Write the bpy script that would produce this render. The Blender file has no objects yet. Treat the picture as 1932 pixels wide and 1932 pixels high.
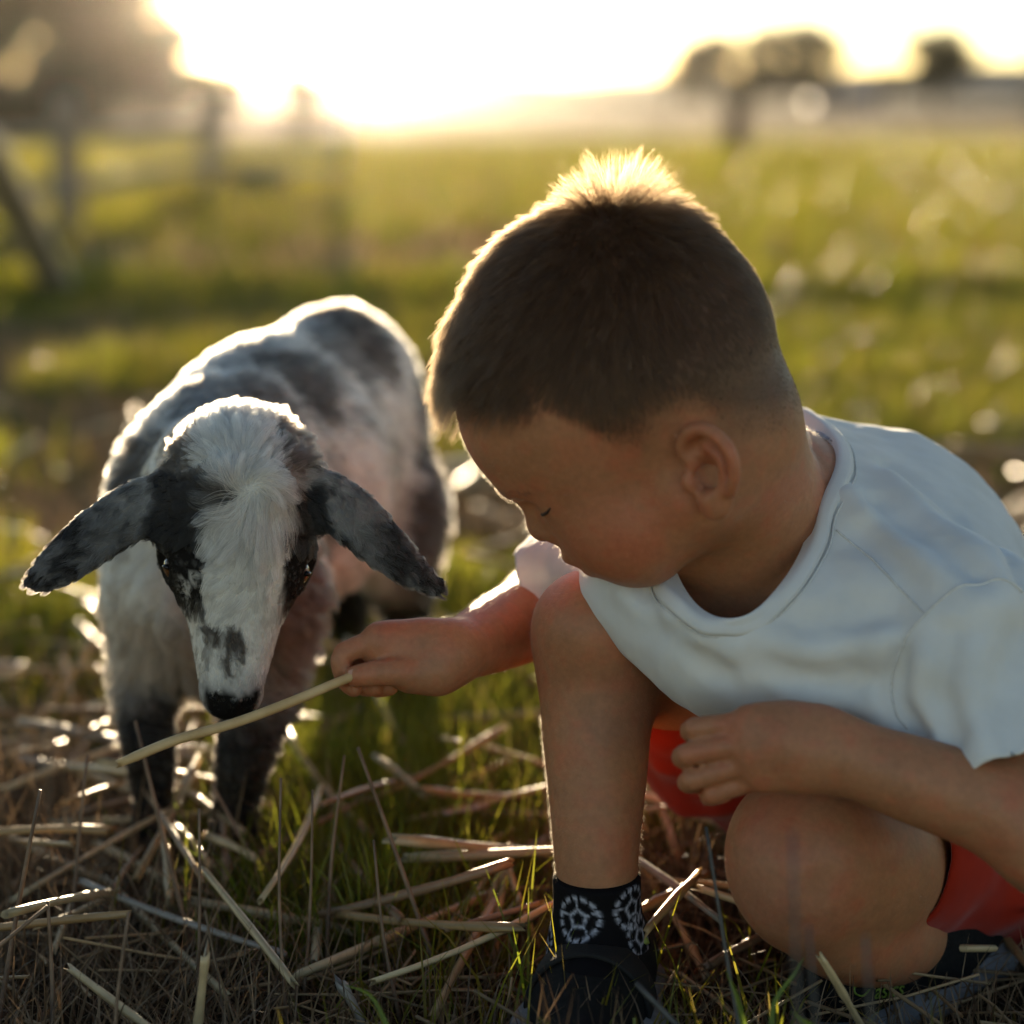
import bpy, bmesh, math, random
import numpy as np
from mathutils import Vector, Matrix

# ------------------------------------------------------------------ camera, sky, sun, exposure
scene = bpy.context.scene
COL = scene.collection
CAM_H = 0.52
K = 0.48                                  # 24 mm frame on a 50 mm lens
PITCH = math.atan(0.4015 * K)
cam_data = bpy.data.cameras.new("camera")
cam_data.sensor_width = 24.0
cam_data.sensor_height = 24.0
cam_data.lens = 50.0
cam_data.clip_start = 0.05
cam_data.clip_end = 20000.0
cam_data.dof.use_dof = True
cam_data.dof.focus_distance = 1.19
cam_data.dof.aperture_fstop = 2.2
cam = bpy.data.objects.new("camera", cam_data)
cam.location = (0, 0, CAM_H)
cam.rotation_euler = (math.pi / 2 - PITCH, 0, 0)
COL.objects.link(cam)
scene.camera = cam

HAZE_DENSITY = 0.00007
SUN_EL = math.radians(3.2)
SUN_AZ = math.radians(-4.6)               # measured from +Y towards +X
world = bpy.data.worlds.new("World")
scene.world = world
world.use_nodes = True
wn = world.node_tree.nodes
bg = wn["Background"]
sky = wn.new("ShaderNodeTexSky")
sky.sky_type = 'NISHITA'
sky.sun_disc = False
sky.sun_elevation = SUN_EL
sky.sun_rotation = SUN_AZ
sky.altitude = 100
sky.air_density = 0.6
sky.dust_density = 0.1
sky.ozone_density = 0.6
world.node_tree.links.new(sky.outputs[0], bg.inputs[0])
bg.inputs[1].default_value = 0.092

sun_data = bpy.data.lights.new("sun", 'SUN')
sun_data.energy = 5.0
sun_data.angle = math.radians(0.6)
sun_data.color = (1.0, 0.78, 0.50)
sun = bpy.data.objects.new("sun", sun_data)
to_sun = Vector((math.sin(SUN_AZ) * math.cos(SUN_EL), math.cos(SUN_AZ) * math.cos(SUN_EL), math.sin(SUN_EL)))
sun.rotation_euler = to_sun.to_track_quat('Z', 'Y').to_euler()
COL.objects.link(sun)

scene.render.engine = 'CYCLES'
scene.view_settings.view_transform = 'Standard'
scene.view_settings.look = 'None'
scene.view_settings.gamma = 1.0
scene.view_settings.exposure = 1.8
scene.cycles.use_denoising = True
scene.cycles.max_bounces = 8
scene.cycles.transparent_max_bounces = 12
scene.cycles.volume_bounces = 1
scene.cycles.caustics_reflective = False
scene.cycles.caustics_refractive = False

# ------------------------------------------------------------------ helpers
rng = np.random.default_rng(7)
random.seed(7)
RIGHT = np.array([1.0, 0.0, 0.0])
UP = np.array([0.0, math.sin(PITCH), math.cos(PITCH)])
FWD = np.array([0.0, math.cos(PITCH), -math.sin(PITCH)])
CAMP = np.array([0.0, 0.0, CAM_H])

def at(px, py, d):
    """the point of the place seen at (px, py) of the 1932-pixel photograph, d metres away along the view axis"""
    return CAMP + RIGHT * ((px / 1932 - .5) * K * d) - UP * ((py / 1932 - .5) * K * d) + FWD * d

def ground_at(px, py, z=0.0):
    v = at(px, py, 1.0) - CAMP
    t = (z - CAM_H) / v[2]
    return CAMP + v * t

def nrm(v):
    v = np.asarray(v, float)
    return v / (np.linalg.norm(v) + 1e-12)

def nrows(a):
    return a / (np.linalg.norm(a, axis=1, keepdims=True) + 1e-12)

# value noise -------------------------------------------------------
_perm = np.random.default_rng(3).integers(0, 2**31 - 1, 4096)
def _h(ix, iy, iz, seed):
    n = (ix * 73856093) ^ (iy * 19349663) ^ (iz * 83492791) ^ (seed * 2654435)
    return _perm[n & 4095] / 2147483647.0
def noise3(p, freq, seed=0):
    q = np.asarray(p) * freq
    i = np.floor(q).astype(np.int64)
    f = q - i
    f = f * f * (3 - 2 * f)
    x, y, z = i[:, 0], i[:, 1], i[:, 2]
    fx, fy, fz = f[:, 0], f[:, 1], f[:, 2]
    r = 0
    for dx in (0, 1):
        for dy in (0, 1):
            for dz in (0, 1):
                r = r + _h(x + dx, y + dy, z + dz, seed) * (fx if dx else 1 - fx) * (fy if dy else 1 - fy) * (fz if dz else 1 - fz)
    return r
def fbm(p, freq, seed=0, oct=3):
    s, a, t = 0, 1.0, 0
    for o in range(oct):
        s = s + a * noise3(p, freq * 2**o, seed + o * 17)
        t += a
        a *= .5
    return s / t
def sstep(a, b, x):
    t = np.clip((x - a) / (b - a), 0, 1)
    return t * t * (3 - 2 * t)

# signed-distance primitives ------------------------------------------
class Cone:
    """round cone from a to b; flat = (direction, factor) squashes it along a direction"""
    def __init__(s, a, b, ra, rb=None, flat=None):
        s.a = np.asarray(a, float); s.b = np.asarray(b, float)
        s.ra = ra; s.rb = ra if rb is None else rb
        s.flat = flat
        if flat is not None:
            s.n = nrm(flat[0]); s.sc = flat[1]
    def __call__(s, p):
        ab = s.b - s.a
        L = ab @ ab + 1e-12
        pa = p - s.a
        dt = pa @ ab
        t = np.minimum(np.maximum(dt / L, 0), 1)
        r = s.ra + (s.rb - s.ra) * t
        d2 = np.einsum('ij,ij->i', pa, pa) - t * (2 * dt - t * L)
        if s.flat is None:
            return np.sqrt(np.maximum(d2, 0)) - r
        c = pa @ s.n - t * (ab @ s.n)
        d2 = d2 + c * c * (1 / s.sc ** 2 - 1)
        return (np.sqrt(np.maximum(d2, 0)) - r) * s.sc ** .5
class Ell:
    """ellipsoid, axes = rows of a rotation matrix (None: world)"""
    def __init__(s, c, r, axes=None):
        s.c = np.asarray(c, float); s.r = np.asarray(r, float)
        s.m = np.eye(3) if axes is None else np.asarray(axes, float)
    def __call__(s, p):
        q = ((p - s.c) @ s.m.T) / s.r
        k0 = np.sqrt(np.einsum('ij,ij->i', q, q))
        q = q / s.r
        k1 = np.sqrt(np.einsum('ij,ij->i', q, q)) + 1e-9
        return np.where(k0 < .35, (k0 - 1) * s.r.min(), k0 * (k0 - 1) / k1)
class Half:
    """half space n.(p-c) < 0"""
    def __init__(s, c, n):
        s.c = np.asarray(c, float); s.n = nrm(n)
    def __call__(s, p):
        return (p - s.c) @ s.n
class Fn:
    def __init__(s, f):
        s.f = f
    def __call__(s, p):
        return s.f(p)

def chain(pts, rad, flat=None, k=None, sub=4):
    """smooth tapered limb: a spline through pts, swept with round cones"""
    pts = np.asarray(pts, float); rad = np.asarray(rad, float)
    if len(pts) > 2:
        n = (len(pts) - 1) * sub + 1
        q = bez(np.concatenate([pts, rad[:, None]], 1), n)
        pts, rad = q[:, :3], q[:, 3]
    cs = [Cone(pts[i], pts[i + 1], rad[i], rad[i + 1], flat) for i in range(len(pts) - 1)]
    def f(p):
        use = cs
        if len(p) > 64 and len(cs) > 2:
            c = p.mean(0)
            R = math.sqrt(((p - c) ** 2).sum(1).max())
            if R < .08:
                dc = np.array([q(c[None])[0] for q in cs])
                lim = dc.min() + 2 * R + (.01 if flat is not None else .002)
                use = [q for q, v in zip(cs, dc) if v < lim]
        d = use[0](p)
        for q in use[1:]:
            d = np.minimum(d, q(p))
        return d
    return Fn(f)
def smin(a, b, k):
    if k <= 0:
        return np.minimum(a, b)
    h = np.clip(.5 + .5 * (b - a) / k, 0, 1)
    return b * (1 - h) + a * h - k * h * (1 - h)
def smax(a, b, k):
    return -smin(-a, -b, k)

def eval_group(g, p):
    d = None
    for op, k, prim in g:
        e = prim(p)
        if d is None:
            d = e
        elif op == '+':
            d = smin(d, e, k)
        elif op == '-':
            d = smax(d, -e, k)
        elif op == '&':
            d = smax(d, e, k)
        elif op == 'd':          # displacement
            d = d + e
    return d

def mesh_sdf(groups, lo, hi, h, join=0.0, B=12):
    """sparse sampling of a signed-distance field, then naive surface nets -> (verts, quads)"""
    lo = np.asarray(lo, float); hi = np.asarray(hi, float)
    nb = np.ceil((hi - lo) / (h * B)).astype(int)
    n = nb * B
    F = np.full(n, 1.0, np.float32)
    bi = np.stack(np.meshgrid(*[np.arange(k) for k in nb], indexing='ij'), -1).reshape(-1, 3)
    cen = lo + (bi + .5) * B * h
    R = h * B * math.sqrt(3) / 2
    pv = [[q[2](cen) for q in g] for g in groups]           # every primitive at every block centre
    gd = []
    for g, vals in zip(groups, pv):
        d = None
        for (op, k, _), e in zip(g, vals):
            d = e if d is None else smin(d, e, k) if op == '+' else smax(d, -e, k) if op == '-' else smax(d, e, k) if op == '&' else d + e
        gd.append(d)
    gd = np.stack(gd, 1)
    tot = gd.min(1)
    slack = 1.3 * R + .010
    act = np.abs(tot) < slack
    loc = np.stack(np.meshgrid(*[np.arange(B)] * 3, indexing='ij'), -1).reshape(-1, 3)
    for j in np.nonzero(~act & (tot < 0))[0]:
        b = bi[j] * B
        F[b[0]:b[0] + B, b[1]:b[1] + B, b[2]:b[2] + B] = -1
    for j in np.nonzero(act)[0]:
        p = lo + (bi[j] * B + loc) * h
        d = None
        for gi, g in enumerate(groups):
            if gd[j, gi] > tot[j] + 2 * slack + join:
                continue
            pos = min(pv[gi][i][j] for i, q in enumerate(g) if q[0] == '+')
            sub = []
            for i, (op, k, prim) in enumerate(g):
                e = pv[gi][i][j]
                if op == '+' and e > pos + 2 * slack + 1.5 * k:
                    continue
                if op == '-' and e > 2 * slack + k:
                    continue
                if op == '&' and e < -2 * slack - k - max(0, pos):
                    continue
                sub.append((op, k, prim))
            e = eval_group(sub, p)
            d = e if d is None else smin(d, e, join)
        b = bi[j] * B
        F[b[0]:b[0] + B, b[1]:b[1] + B, b[2]:b[2] + B] = d.reshape(B, B, B)
    # surface nets
    S = F < 0
    nx, ny, nz = n
    cnt = np.zeros((nx - 1, ny - 1, nz - 1), np.int8)
    for dx in (0, 1):
        for dy in (0, 1):
            for dz in (0, 1):
                cnt += S[dx:nx - 1 + dx, dy:ny - 1 + dy, dz:nz - 1 + dz]
    cells = np.argwhere((cnt > 0) & (cnt < 8))
    vid = np.full(cnt.shape, -1, np.int32)
    vid[cells[:, 0], cells[:, 1], cells[:, 2]] = np.arange(len(cells))
    co = [(dx, dy, dz) for dx in (0, 1) for dy in (0, 1) for dz in (0, 1)]
    val = np.stack([F[cells[:, 0] + a, cells[:, 1] + b, cells[:, 2] + c] for a, b, c in co], 1).astype(float)
    acc = np.zeros((len(cells), 3)); m = np.zeros(len(cells))
    for i in range(8):
        for j in range(i + 1, 8):
            df = np.abs(np.array(co[i]) - np.array(co[j]))
            if df.sum() != 1:
                continue
            a, b = val[:, i], val[:, j]
            x = (a < 0) != (b < 0)
            t = np.where(x, a / np.where(a == b, 1, a - b), 0)
            q = np.array(co[i])[None] + t[:, None] * (np.array(co[j]) - np.array(co[i]))[None]
            acc += q * x[:, None]; m += x
    V = lo + (cells + acc / m[:, None]) * h
    quads = []
    for ax in range(3):
        o = [(1, 2), (2, 0), (0, 1)][ax]
        s0 = [slice(1, -1)] * 3; s0[ax] = slice(0, n[ax] - 1)
        s1 = [slice(1, -1)] * 3; s1[ax] = slice(1, n[ax])
        a = S[tuple(s0)]; b = S[tuple(s1)]
        for flip in (False, True):
            e = np.argwhere((~a & b) if flip else (a & ~b))
            off = np.ones(3, int); off[ax] = 0
            e = e + off
            du = np.zeros(3, int); du[o[0]] = 1
            dv = np.zeros(3, int); dv[o[1]] = 1
            q = [e, e - du, e - du - dv, e - dv]
            q = np.stack([vid[k[:, 0], k[:, 1], k[:, 2]] for k in q], 1)
            if flip:
                q = q[:, ::-1]
            quads.append(q)
    Q = np.concatenate(quads)
    Q = Q[(Q >= 0).all(1)]
    return V, Q

def cast(g, px, py, d0=.9, d1=1.8):
    """the point of a signed-distance surface that is seen at (px, py)"""
    v = nrm(at(px, py, 1.0) - CAMP)
    t = d0
    for k in range(200):
        q = CAMP + v * t
        d = eval_group(g, q[None])[0]
        if d < 2e-4 or t > d1:
            break
        t += max(d * .7, 2e-4)
    return CAMP + v * t

def smooth_verts(V, Q, it=2, lam=.5):
    e = np.concatenate([Q[:, [0, 1]], Q[:, [1, 2]], Q[:, [2, 3]], Q[:, [3, 0]]])
    e = np.concatenate([e, e[:, ::-1]])
    deg = np.bincount(e[:, 0], minlength=len(V))[:, None] + 1e-9
    for k in range(it):
        for l in (lam, -lam * 1.04):
            s = np.stack([np.bincount(e[:, 0], V[e[:, 1], c], len(V)) for c in range(3)], 1)
            V = V + l * (s / deg - V)
    return V

def vnormals(V, Q):
    n = np.cross(V[Q[:, 2]] - V[Q[:, 0]], V[Q[:, 3]] - V[Q[:, 1]])
    N = np.zeros_like(V)
    for k in range(4):
        for c in range(3):
            N[:, c] += np.bincount(Q[:, k], n[:, c], len(V))
    return nrows(N)

def mesh_np(name, V, F, mat=None, smooth=True, parent=None, colors=None, link=True, extra=None):
    """F: (n,3) or (n,4) int array, or a list of such arrays"""
    Fs = F if isinstance(F, list) else [F]
    me = bpy.data.meshes.new(name)
    V = np.asarray(V, np.float32)
    me.vertices.add(len(V)); me.vertices.foreach_set("co", V.ravel())
    nl = sum(f.size for f in Fs); npoly = sum(len(f) for f in Fs)
    me.loops.add(nl); me.loops.foreach_set("vertex_index", np.concatenate([np.asarray(f, np.int32).ravel() for f in Fs]))
    me.polygons.add(npoly)
    tot = np.concatenate([np.full(len(f), f.shape[1], np.int32) for f in Fs])
    st = np.concatenate([[0], np.cumsum(tot)[:-1]]).astype(np.int32)
    me.polygons.foreach_set("loop_start", st)
    me.polygons.foreach_set("loop_total", tot)
    me.polygons.foreach_set("use_smooth", np.full(npoly, bool(smooth)))
    if colors is not None:
        a = me.attributes.new("tint", 'FLOAT_COLOR', 'POINT')
        c = np.ones((len(V), 4), np.float32); c[:, :3] = colors
        a.data.foreach_set("color", c.ravel())
    for k, v in (extra or {}).items():
        a = me.attributes.new(k, 'FLOAT', 'POINT')
        a.data.foreach_set("value", np.asarray(v, np.float32))
    me.update(calc_edges=True)
    if mat is not None:
        me.materials.append(mat)
    ob = bpy.data.objects.new(name, me)
    if link:
        COL.objects.link(ob)
    if parent is not None:
        put_under(ob, parent)
    return ob

def put_under(ob, parent):
    ob.parent = parent
    ob.matrix_parent_inverse = parent.matrix_basis.inverted()

def tag(o, label=None, cat=None, group=None, kind=None):
    if label: o["label"] = label
    if cat: o["category"] = cat
    if group: o["group"] = group
    if kind: o["kind"] = kind
    return o

def empty(name, loc=(0, 0, 0)):
    o = bpy.data.objects.new(name, None)
    o.empty_display_size = .05
    o.location = Vector([float(c) for c in loc])
    COL.objects.link(o)
    return o

def tube_np(pts, rad, sides=8, cap=True):
    """swept tube -> V, [quads, tris]"""
    pts = np.asarray(pts, float); n = len(pts)
    rad = np.broadcast_to(np.asarray(rad, float), (n,))
    t = np.gradient(pts, axis=0); t = nrows(t)
    ref = np.array([0, 0, 1.0]) if abs(t[0][2]) < .9 else np.array([1.0, 0, 0])
    V = []
    u = nrm(np.cross(t[0], ref))
    for i in range(n):
        u = nrm(u - t[i] * (u @ t[i]))
        w = np.cross(t[i], u)
        a = np.arange(sides) * 2 * math.pi / sides
        V.append(pts[i] + rad[i] * (np.outer(np.cos(a), u) + np.outer(np.sin(a), w)))
    V = np.concatenate(V)
    q = []
    for i in range(n - 1):
        for j in range(sides):
            k = (j + 1) % sides
            q.append((i * sides + j, i * sides + k, (i + 1) * sides + k, (i + 1) * sides + j))
    F = [np.array(q, np.int32)]
    if cap:
        V = np.concatenate([V, pts[:1], pts[-1:]])
        c0, c1 = n * sides, n * sides + 1
        tr = [(c0, (j + 1) % sides, j) for j in range(sides)] + [(c1, (n - 1) * sides + j, (n - 1) * sides + (j + 1) % sides) for j in range(sides)]
        F.append(np.array(tr, np.int32))
    return V, F

def merge_np(parts):
    """[(V, F-list)] -> V, F-list"""
    Vs, byn, o = [], {}, 0
    for V, F in parts:
        for f in (F if isinstance(F, list) else [F]):
            byn.setdefault(f.shape[1], []).append(f + o)
        Vs.append(V); o += len(V)
    return np.concatenate(Vs), [np.concatenate(v) for v in byn.values()]

def bez(pts, n):
    """Catmull-Rom through pts"""
    pts = np.asarray(pts, float)
    P = np.concatenate([[2 * pts[0] - pts[1]], pts, [2 * pts[-1] - pts[-2]]])
    t = np.linspace(0, len(pts) - 1 - 1e-9, n)
    i = np.floor(t).astype(int); f = (t - i)[:, None]
    a, b, c, d = P[i], P[i + 1], P[i + 2], P[i + 3]
    return .5 * (2 * b + (c - a) * f + (2 * a - 5 * b + 4 * c - d) * f**2 + (3 * b - a - 3 * c + d) * f**3)

def hair_object(name, pts, rad, mat, parent, colors, tip=.25):
    """pts (n,k,3) world; a hair-curves object"""
    n, k, _ = pts.shape
    hc = bpy.data.hair_curves.new(name)
    hc.add_curves([k] * n)
    hc.attributes["position"].data.foreach_set("vector", pts.astype(np.float32).ravel())
    r = hc.attributes.get("radius") or hc.attributes.new("radius", 'FLOAT', 'POINT')
    prof = np.linspace(1, tip, k)[None, :] * np.broadcast_to(np.asarray(rad), (n,))[:, None]
    r.data.foreach_set("value", prof.astype(np.float32).ravel())
    a = hc.attributes.new("tint", 'FLOAT_COLOR', 'CURVE')
    c = np.ones((n, 4), np.float32); c[:, :3] = colors
    a.data.foreach_set("color", c.ravel())
    hc.materials.append(mat)
    ob = bpy.data.objects.new(name, hc)
    COL.objects.link(ob)
    if parent is not None:
        put_under(ob, parent)
    return ob

def clumped(pts, rs, per=30, pull=.6, power=1.5, amount=None):
    """gather strands into locks: each follows the strand at the middle of its lock towards the tip"""
    from mathutils import kdtree
    n, k, _ = pts.shape
    m = max(8, n // per)
    c = rs.choice(n, m, replace=False)
    kd = kdtree.KDTree(m)
    for i, j in enumerate(c):
        kd.insert(pts[j, 0], i)
    kd.balance()
    near = np.array([kd.find(q)[1] for q in pts[:, 0]])
    lead = pts[c[near]]
    w = (np.linspace(0, 1, k) ** power * pull)[None, :, None]
    if amount is not None:
        w = w * amount[:, None, None]
    # keep each strand's own length of offset at the root
    tgt = lead + (pts[:, :1] - lead[:, :1]) * .25
    return pts * (1 - w) + tgt * w, near

def sample_surface(V, Q, dens, rs, minw=None):
    """random points on quads; dens: per-vertex density (per m2) -> face idx, points, barycentric interpolation weights"""
    T = np.concatenate([Q[:, [0, 1, 2]], Q[:, [0, 2, 3]]])
    A = .5 * np.linalg.norm(np.cross(V[T[:, 1]] - V[T[:, 0]], V[T[:, 2]] - V[T[:, 0]]), axis=1)
    ex = A * dens[T].mean(1)
    c = rs.poisson(ex)
    f = np.repeat(np.arange(len(T)), c)
    u = rs.random(len(f)); v = rs.random(len(f))
    s = u + v > 1
    u[s] = 1 - u[s]; v[s] = 1 - v[s]
    w = np.stack([1 - u - v, u, v], 1)
    p = (V[T[f]] * w[:, :, None]).sum(1)
    return T[f], w, p

# materials -----------------------------------------------------------
def new_mat(name):
    m = bpy.data.materials.new(name); m.use_nodes = True
    return m, m.node_tree.nodes, m.node_tree.links, m.node_tree.nodes["Principled BSDF"]

def noise_mat(name, c1, c2, scale=20, rough=.6, bump=.0, bscale=None, detail=4, spec=.5, bdist=.002, sub=0, subr=(1, .3, .15), trans=0, coord='Object', ramp=(.35, .65)):
    m, N, L, b = new_mat(name)
    tc = N.new("ShaderNodeTexCoord")
    nz = N.new("ShaderNodeTexNoise"); nz.inputs["Scale"].default_value = scale; nz.inputs["Detail"].default_value = detail
    L.new(tc.outputs[coord], nz.inputs["Vector"])
    r = N.new("ShaderNodeValToRGB")
    r.color_ramp.elements[0].position = ramp[0]; r.color_ramp.elements[1].position = ramp[1]
    r.color_ramp.elements[0].color = (*c1, 1); r.color_ramp.elements[1].color = (*c2, 1)
    L.new(nz.outputs[0], r.inputs[0]); L.new(r.outputs[0], b.inputs["Base Color"])
    b.inputs["Roughness"].default_value = rough
    b.inputs["Specular IOR Level"].default_value = spec
    if sub:
        b.inputs["Subsurface Weight"].default_value = sub
        b.inputs["Subsurface Radius"].default_value = subr
        b.inputs["Subsurface Scale"].default_value = .01
    if bump:
        nb = N.new("ShaderNodeTexNoise"); nb.inputs["Scale"].default_value = bscale or scale * 5; nb.inputs["Detail"].default_value = 5
        L.new(tc.outputs[coord], nb.inputs["Vector"])
        bp = N.new("ShaderNodeBump"); bp.inputs["Strength"].default_value = bump; bp.inputs["Distance"].default_value = bdist
        L.new(nb.outputs[0], bp.inputs["Height"]); L.new(bp.outputs[0], b.inputs["Normal"])
    return m

def tint_mat(name, rough=.6, spec=.3, var=.15, nscale=60, bump=0, bscale=300, bdist=.001, trans=0.0, sub=0, subscale=.01, subr=(1, .35, .2)):
    """base colour from the 'tint' attribute with a little noise; trans mixes in a translucent lobe"""
    m, N, L, b = new_mat(name)
    at_ = N.new("ShaderNodeAttribute"); at_.attribute_name = "tint"
    tc = N.new("ShaderNodeTexCoord")
    nz = N.new("ShaderNodeTexNoise"); nz.inputs["Scale"].default_value = nscale; nz.inputs["Detail"].default_value = 5
    L.new(tc.outputs["Object"], nz.inputs["Vector"])
    mp = N.new("ShaderNodeMapRange"); mp.inputs[3].default_value = 1 - var; mp.inputs[4].default_value = 1 + var
    L.new(nz.outputs[0], mp.inputs[0])
    mx = N.new("ShaderNodeVectorMath"); mx.operation = 'SCALE'
    L.new(at_.outputs["Color"], mx.inputs[0]); L.new(mp.outputs[0], mx.inputs["Scale"])
    L.new(mx.outputs[0], b.inputs["Base Color"])
    b.inputs["Roughness"].default_value = rough
    b.inputs["Specular IOR Level"].default_value = spec
    if sub:
        b.inputs["Subsurface Weight"].default_value = sub
        b.inputs["Subsurface Radius"].default_value = subr
        b.inputs["Subsurface Scale"].default_value = subscale
    if bump:
        nb = N.new("ShaderNodeTexNoise"); nb.inputs["Scale"].default_value = bscale; nb.inputs["Detail"].default_value = 6
        L.new(tc.outputs["Object"], nb.inputs["Vector"])
        bp = N.new("ShaderNodeBump"); bp.inputs["Strength"].default_value = bump; bp.inputs["Distance"].default_value = bdist
        L.new(nb.outputs[0], bp.inputs["Height"]); L.new(bp.outputs[0], b.inputs["Normal"])
    if trans:
        tr = N.new("ShaderNodeBsdfTranslucent"); L.new(mx.outputs[0], tr.inputs[0])
        ms = N.new("ShaderNodeMixShader"); ms.inputs[0].default_value = trans
        L.new(b.outputs[0], ms.inputs[1]); L.new(tr.outputs[0], ms.inputs[2])
        L.new(ms.outputs[0], N["Material Output"].inputs[0])
    return m

def hair_mat(name, rough=.35, soft=0.0):
    """strand shader, colour from 'tint'; soft mixes in a plain matte lobe that weakens the backlit rim"""
    m, N, L, b = new_mat(name)
    at_ = N.new("ShaderNodeAttribute"); at_.attribute_name = "tint"
    h = N.new("ShaderNodeBsdfHairPrincipled")
    h.parametrization = 'COLOR'
    L.new(at_.outputs["Color"], h.inputs["Color"])
    h.inputs["Roughness"].default_value = rough
    h.inputs["Radial Roughness"].default_value = .5
    h.inputs["Coat"].default_value = 0.0
    if soft:
        L.new(at_.outputs["Color"], b.inputs["Base Color"]); b.inputs["Roughness"].default_value = .5; b.inputs["Specular IOR Level"].default_value = .25
        ms = N.new("ShaderNodeMixShader"); ms.inputs[0].default_value = soft
        L.new(h.outputs[0], ms.inputs[1]); L.new(b.outputs[0], ms.inputs[2]); L.new(ms.outputs[0], N["Material Output"].inputs[0])
    else:
        L.new(h.outputs[0], N["Material Output"].inputs[0])
    return m
# ------------------------------------------------------------------ ground, hills, far things
def far_height(x, y):
    return 0.0
def build_ground():
    ys = np.concatenate([np.linspace(-2, 6, 90), 6 * (700 / 6) ** np.linspace(0.02, 1, 110)])
    u = np.linspace(-1, 1, 161)
    X = np.stack([np.sign(u) * np.abs(u) ** 1.6 * (2.0 + .9 * max(y, 0)) for y in ys])
    Y = np.repeat(ys[:, None], len(u), 1)
    P_ = np.stack([X.ravel(), Y.ravel(), np.zeros(X.size)], 1)
    z = .020 * (fbm(P_, 5, 1, 3) - .55) * np.clip(1.2 - P_[:, 1] / 60, .3, 1)
    z += np.clip((P_[:, 1] - 4) / 40, 0, 1) * .10 * (fbm(P_, .35, 4, 3) - .5)
    P_[:, 2] = np.minimum(z, .004) - .004
    n = len(u)
    i = np.arange((len(ys) - 1) * (n - 1)); r, c = i // (n - 1), i % (n - 1)
    q = np.stack([r * n + c, r * n + c + 1, (r + 1) * n + c + 1, (r + 1) * n + c], 1)
    # what grows where: trampled straw by the camera, a green sward, then a dry field
    yy = P_[:, 1] + (fbm(P_, .6, 8, 2) - .5) * 1.2
    soil = np.array([.050, .034, .020]); green = np.array([.11, .125, .018]); dry = np.array([.16, .115, .045])
    g = sstep(2.0, 3.4, yy) * (.55 + .45 * fbm(P_, 1.1, 12, 3))
    d = sstep(17, 30, P_[:, 1] + 6 * (fbm(P_, .08, 14, 3) - .5))
    leftdry = sstep(-.9, -2.6, P_[:, 0] + .12 * P_[:, 1] * 0) * sstep(5, 9, P_[:, 1]) * .35
    c = soil * (1 - g[:, None]) + green * g[:, None]
    d = np.maximum(d, leftdry)
    c = c * (1 - d[:, None]) + dry * (.75 + .5 * fbm(P_, .5, 18, 3))[:, None] * d[:, None]
    m = tint_mat("ground_soil", rough=.95, spec=.05, var=.45, nscale=14, bump=.9, bscale=60, bdist=.03)
    o = mesh_np("ground", P_, q, m, colors=c)
    tag(o, "trampled earth and grass running out to a dry field", kind="structure")
build_ground()

def build_hills(name, label, y0, x0, x1, prof, col, depth=60):
    xs = np.linspace(x0, x1, 160)
    h = np.interp(xs, *zip(*prof)) + .9 * (fbm(np.stack([xs, xs * 0, xs * 0], 1), .05, 2, 4) - .5)
    h = np.maximum(h, .2)
    rows = []
    for t in np.linspace(0, 1, 14):
        s = math.sin(t * math.pi / 2) ** 1.2
        rows.append(np.stack([xs, np.full_like(xs, y0 + t * depth), h * s + .6 * t * (fbm(np.stack([xs, np.full_like(xs, t * 40), xs * 0], 1), .12, 6, 3) - .5)], 1))
    rows.insert(0, rows[0] * [1, 1, 0] - [0, .5, .5])
    V = np.concatenate(rows); n = len(xs)
    q = np.array([(r * n + c, r * n + c + 1, (r + 1) * n + c + 1, (r + 1) * n + c) for r in range(len(rows) - 1) for c in range(n - 1)])
    m = noise_mat(name + "_cover", col, tuple(k * 1.6 for k in col), .06, .95, .5, .5, bdist=.5)
    o = mesh_np(name, V, q, m)
    tag(o, label, kind="structure")
# far ridge (bluish with distance) and a nearer dry rise under the sun
build_hills("hills", "distant low hills under the pale sky", 420, -420, 420,
            [(-420, 8), (-200, 7), (-60, 5), (0, 5.0), (30, 6.2), (60, 7.0), (88, 8.2), (105, 9.5), (150, 9), (420, 12)], (.10, .10, .085), 90)
build_hills("rise", "dry grassy rise along the edge of the field", 230, -260, 60,
            [(-260, 4.6), (-120, 4.3), (-40, 4.1), (-10, 3.9), (10, 3.3), (22, 2.2), (35, .8), (60, .2)], (.13, .10, .055), 70)

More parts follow.
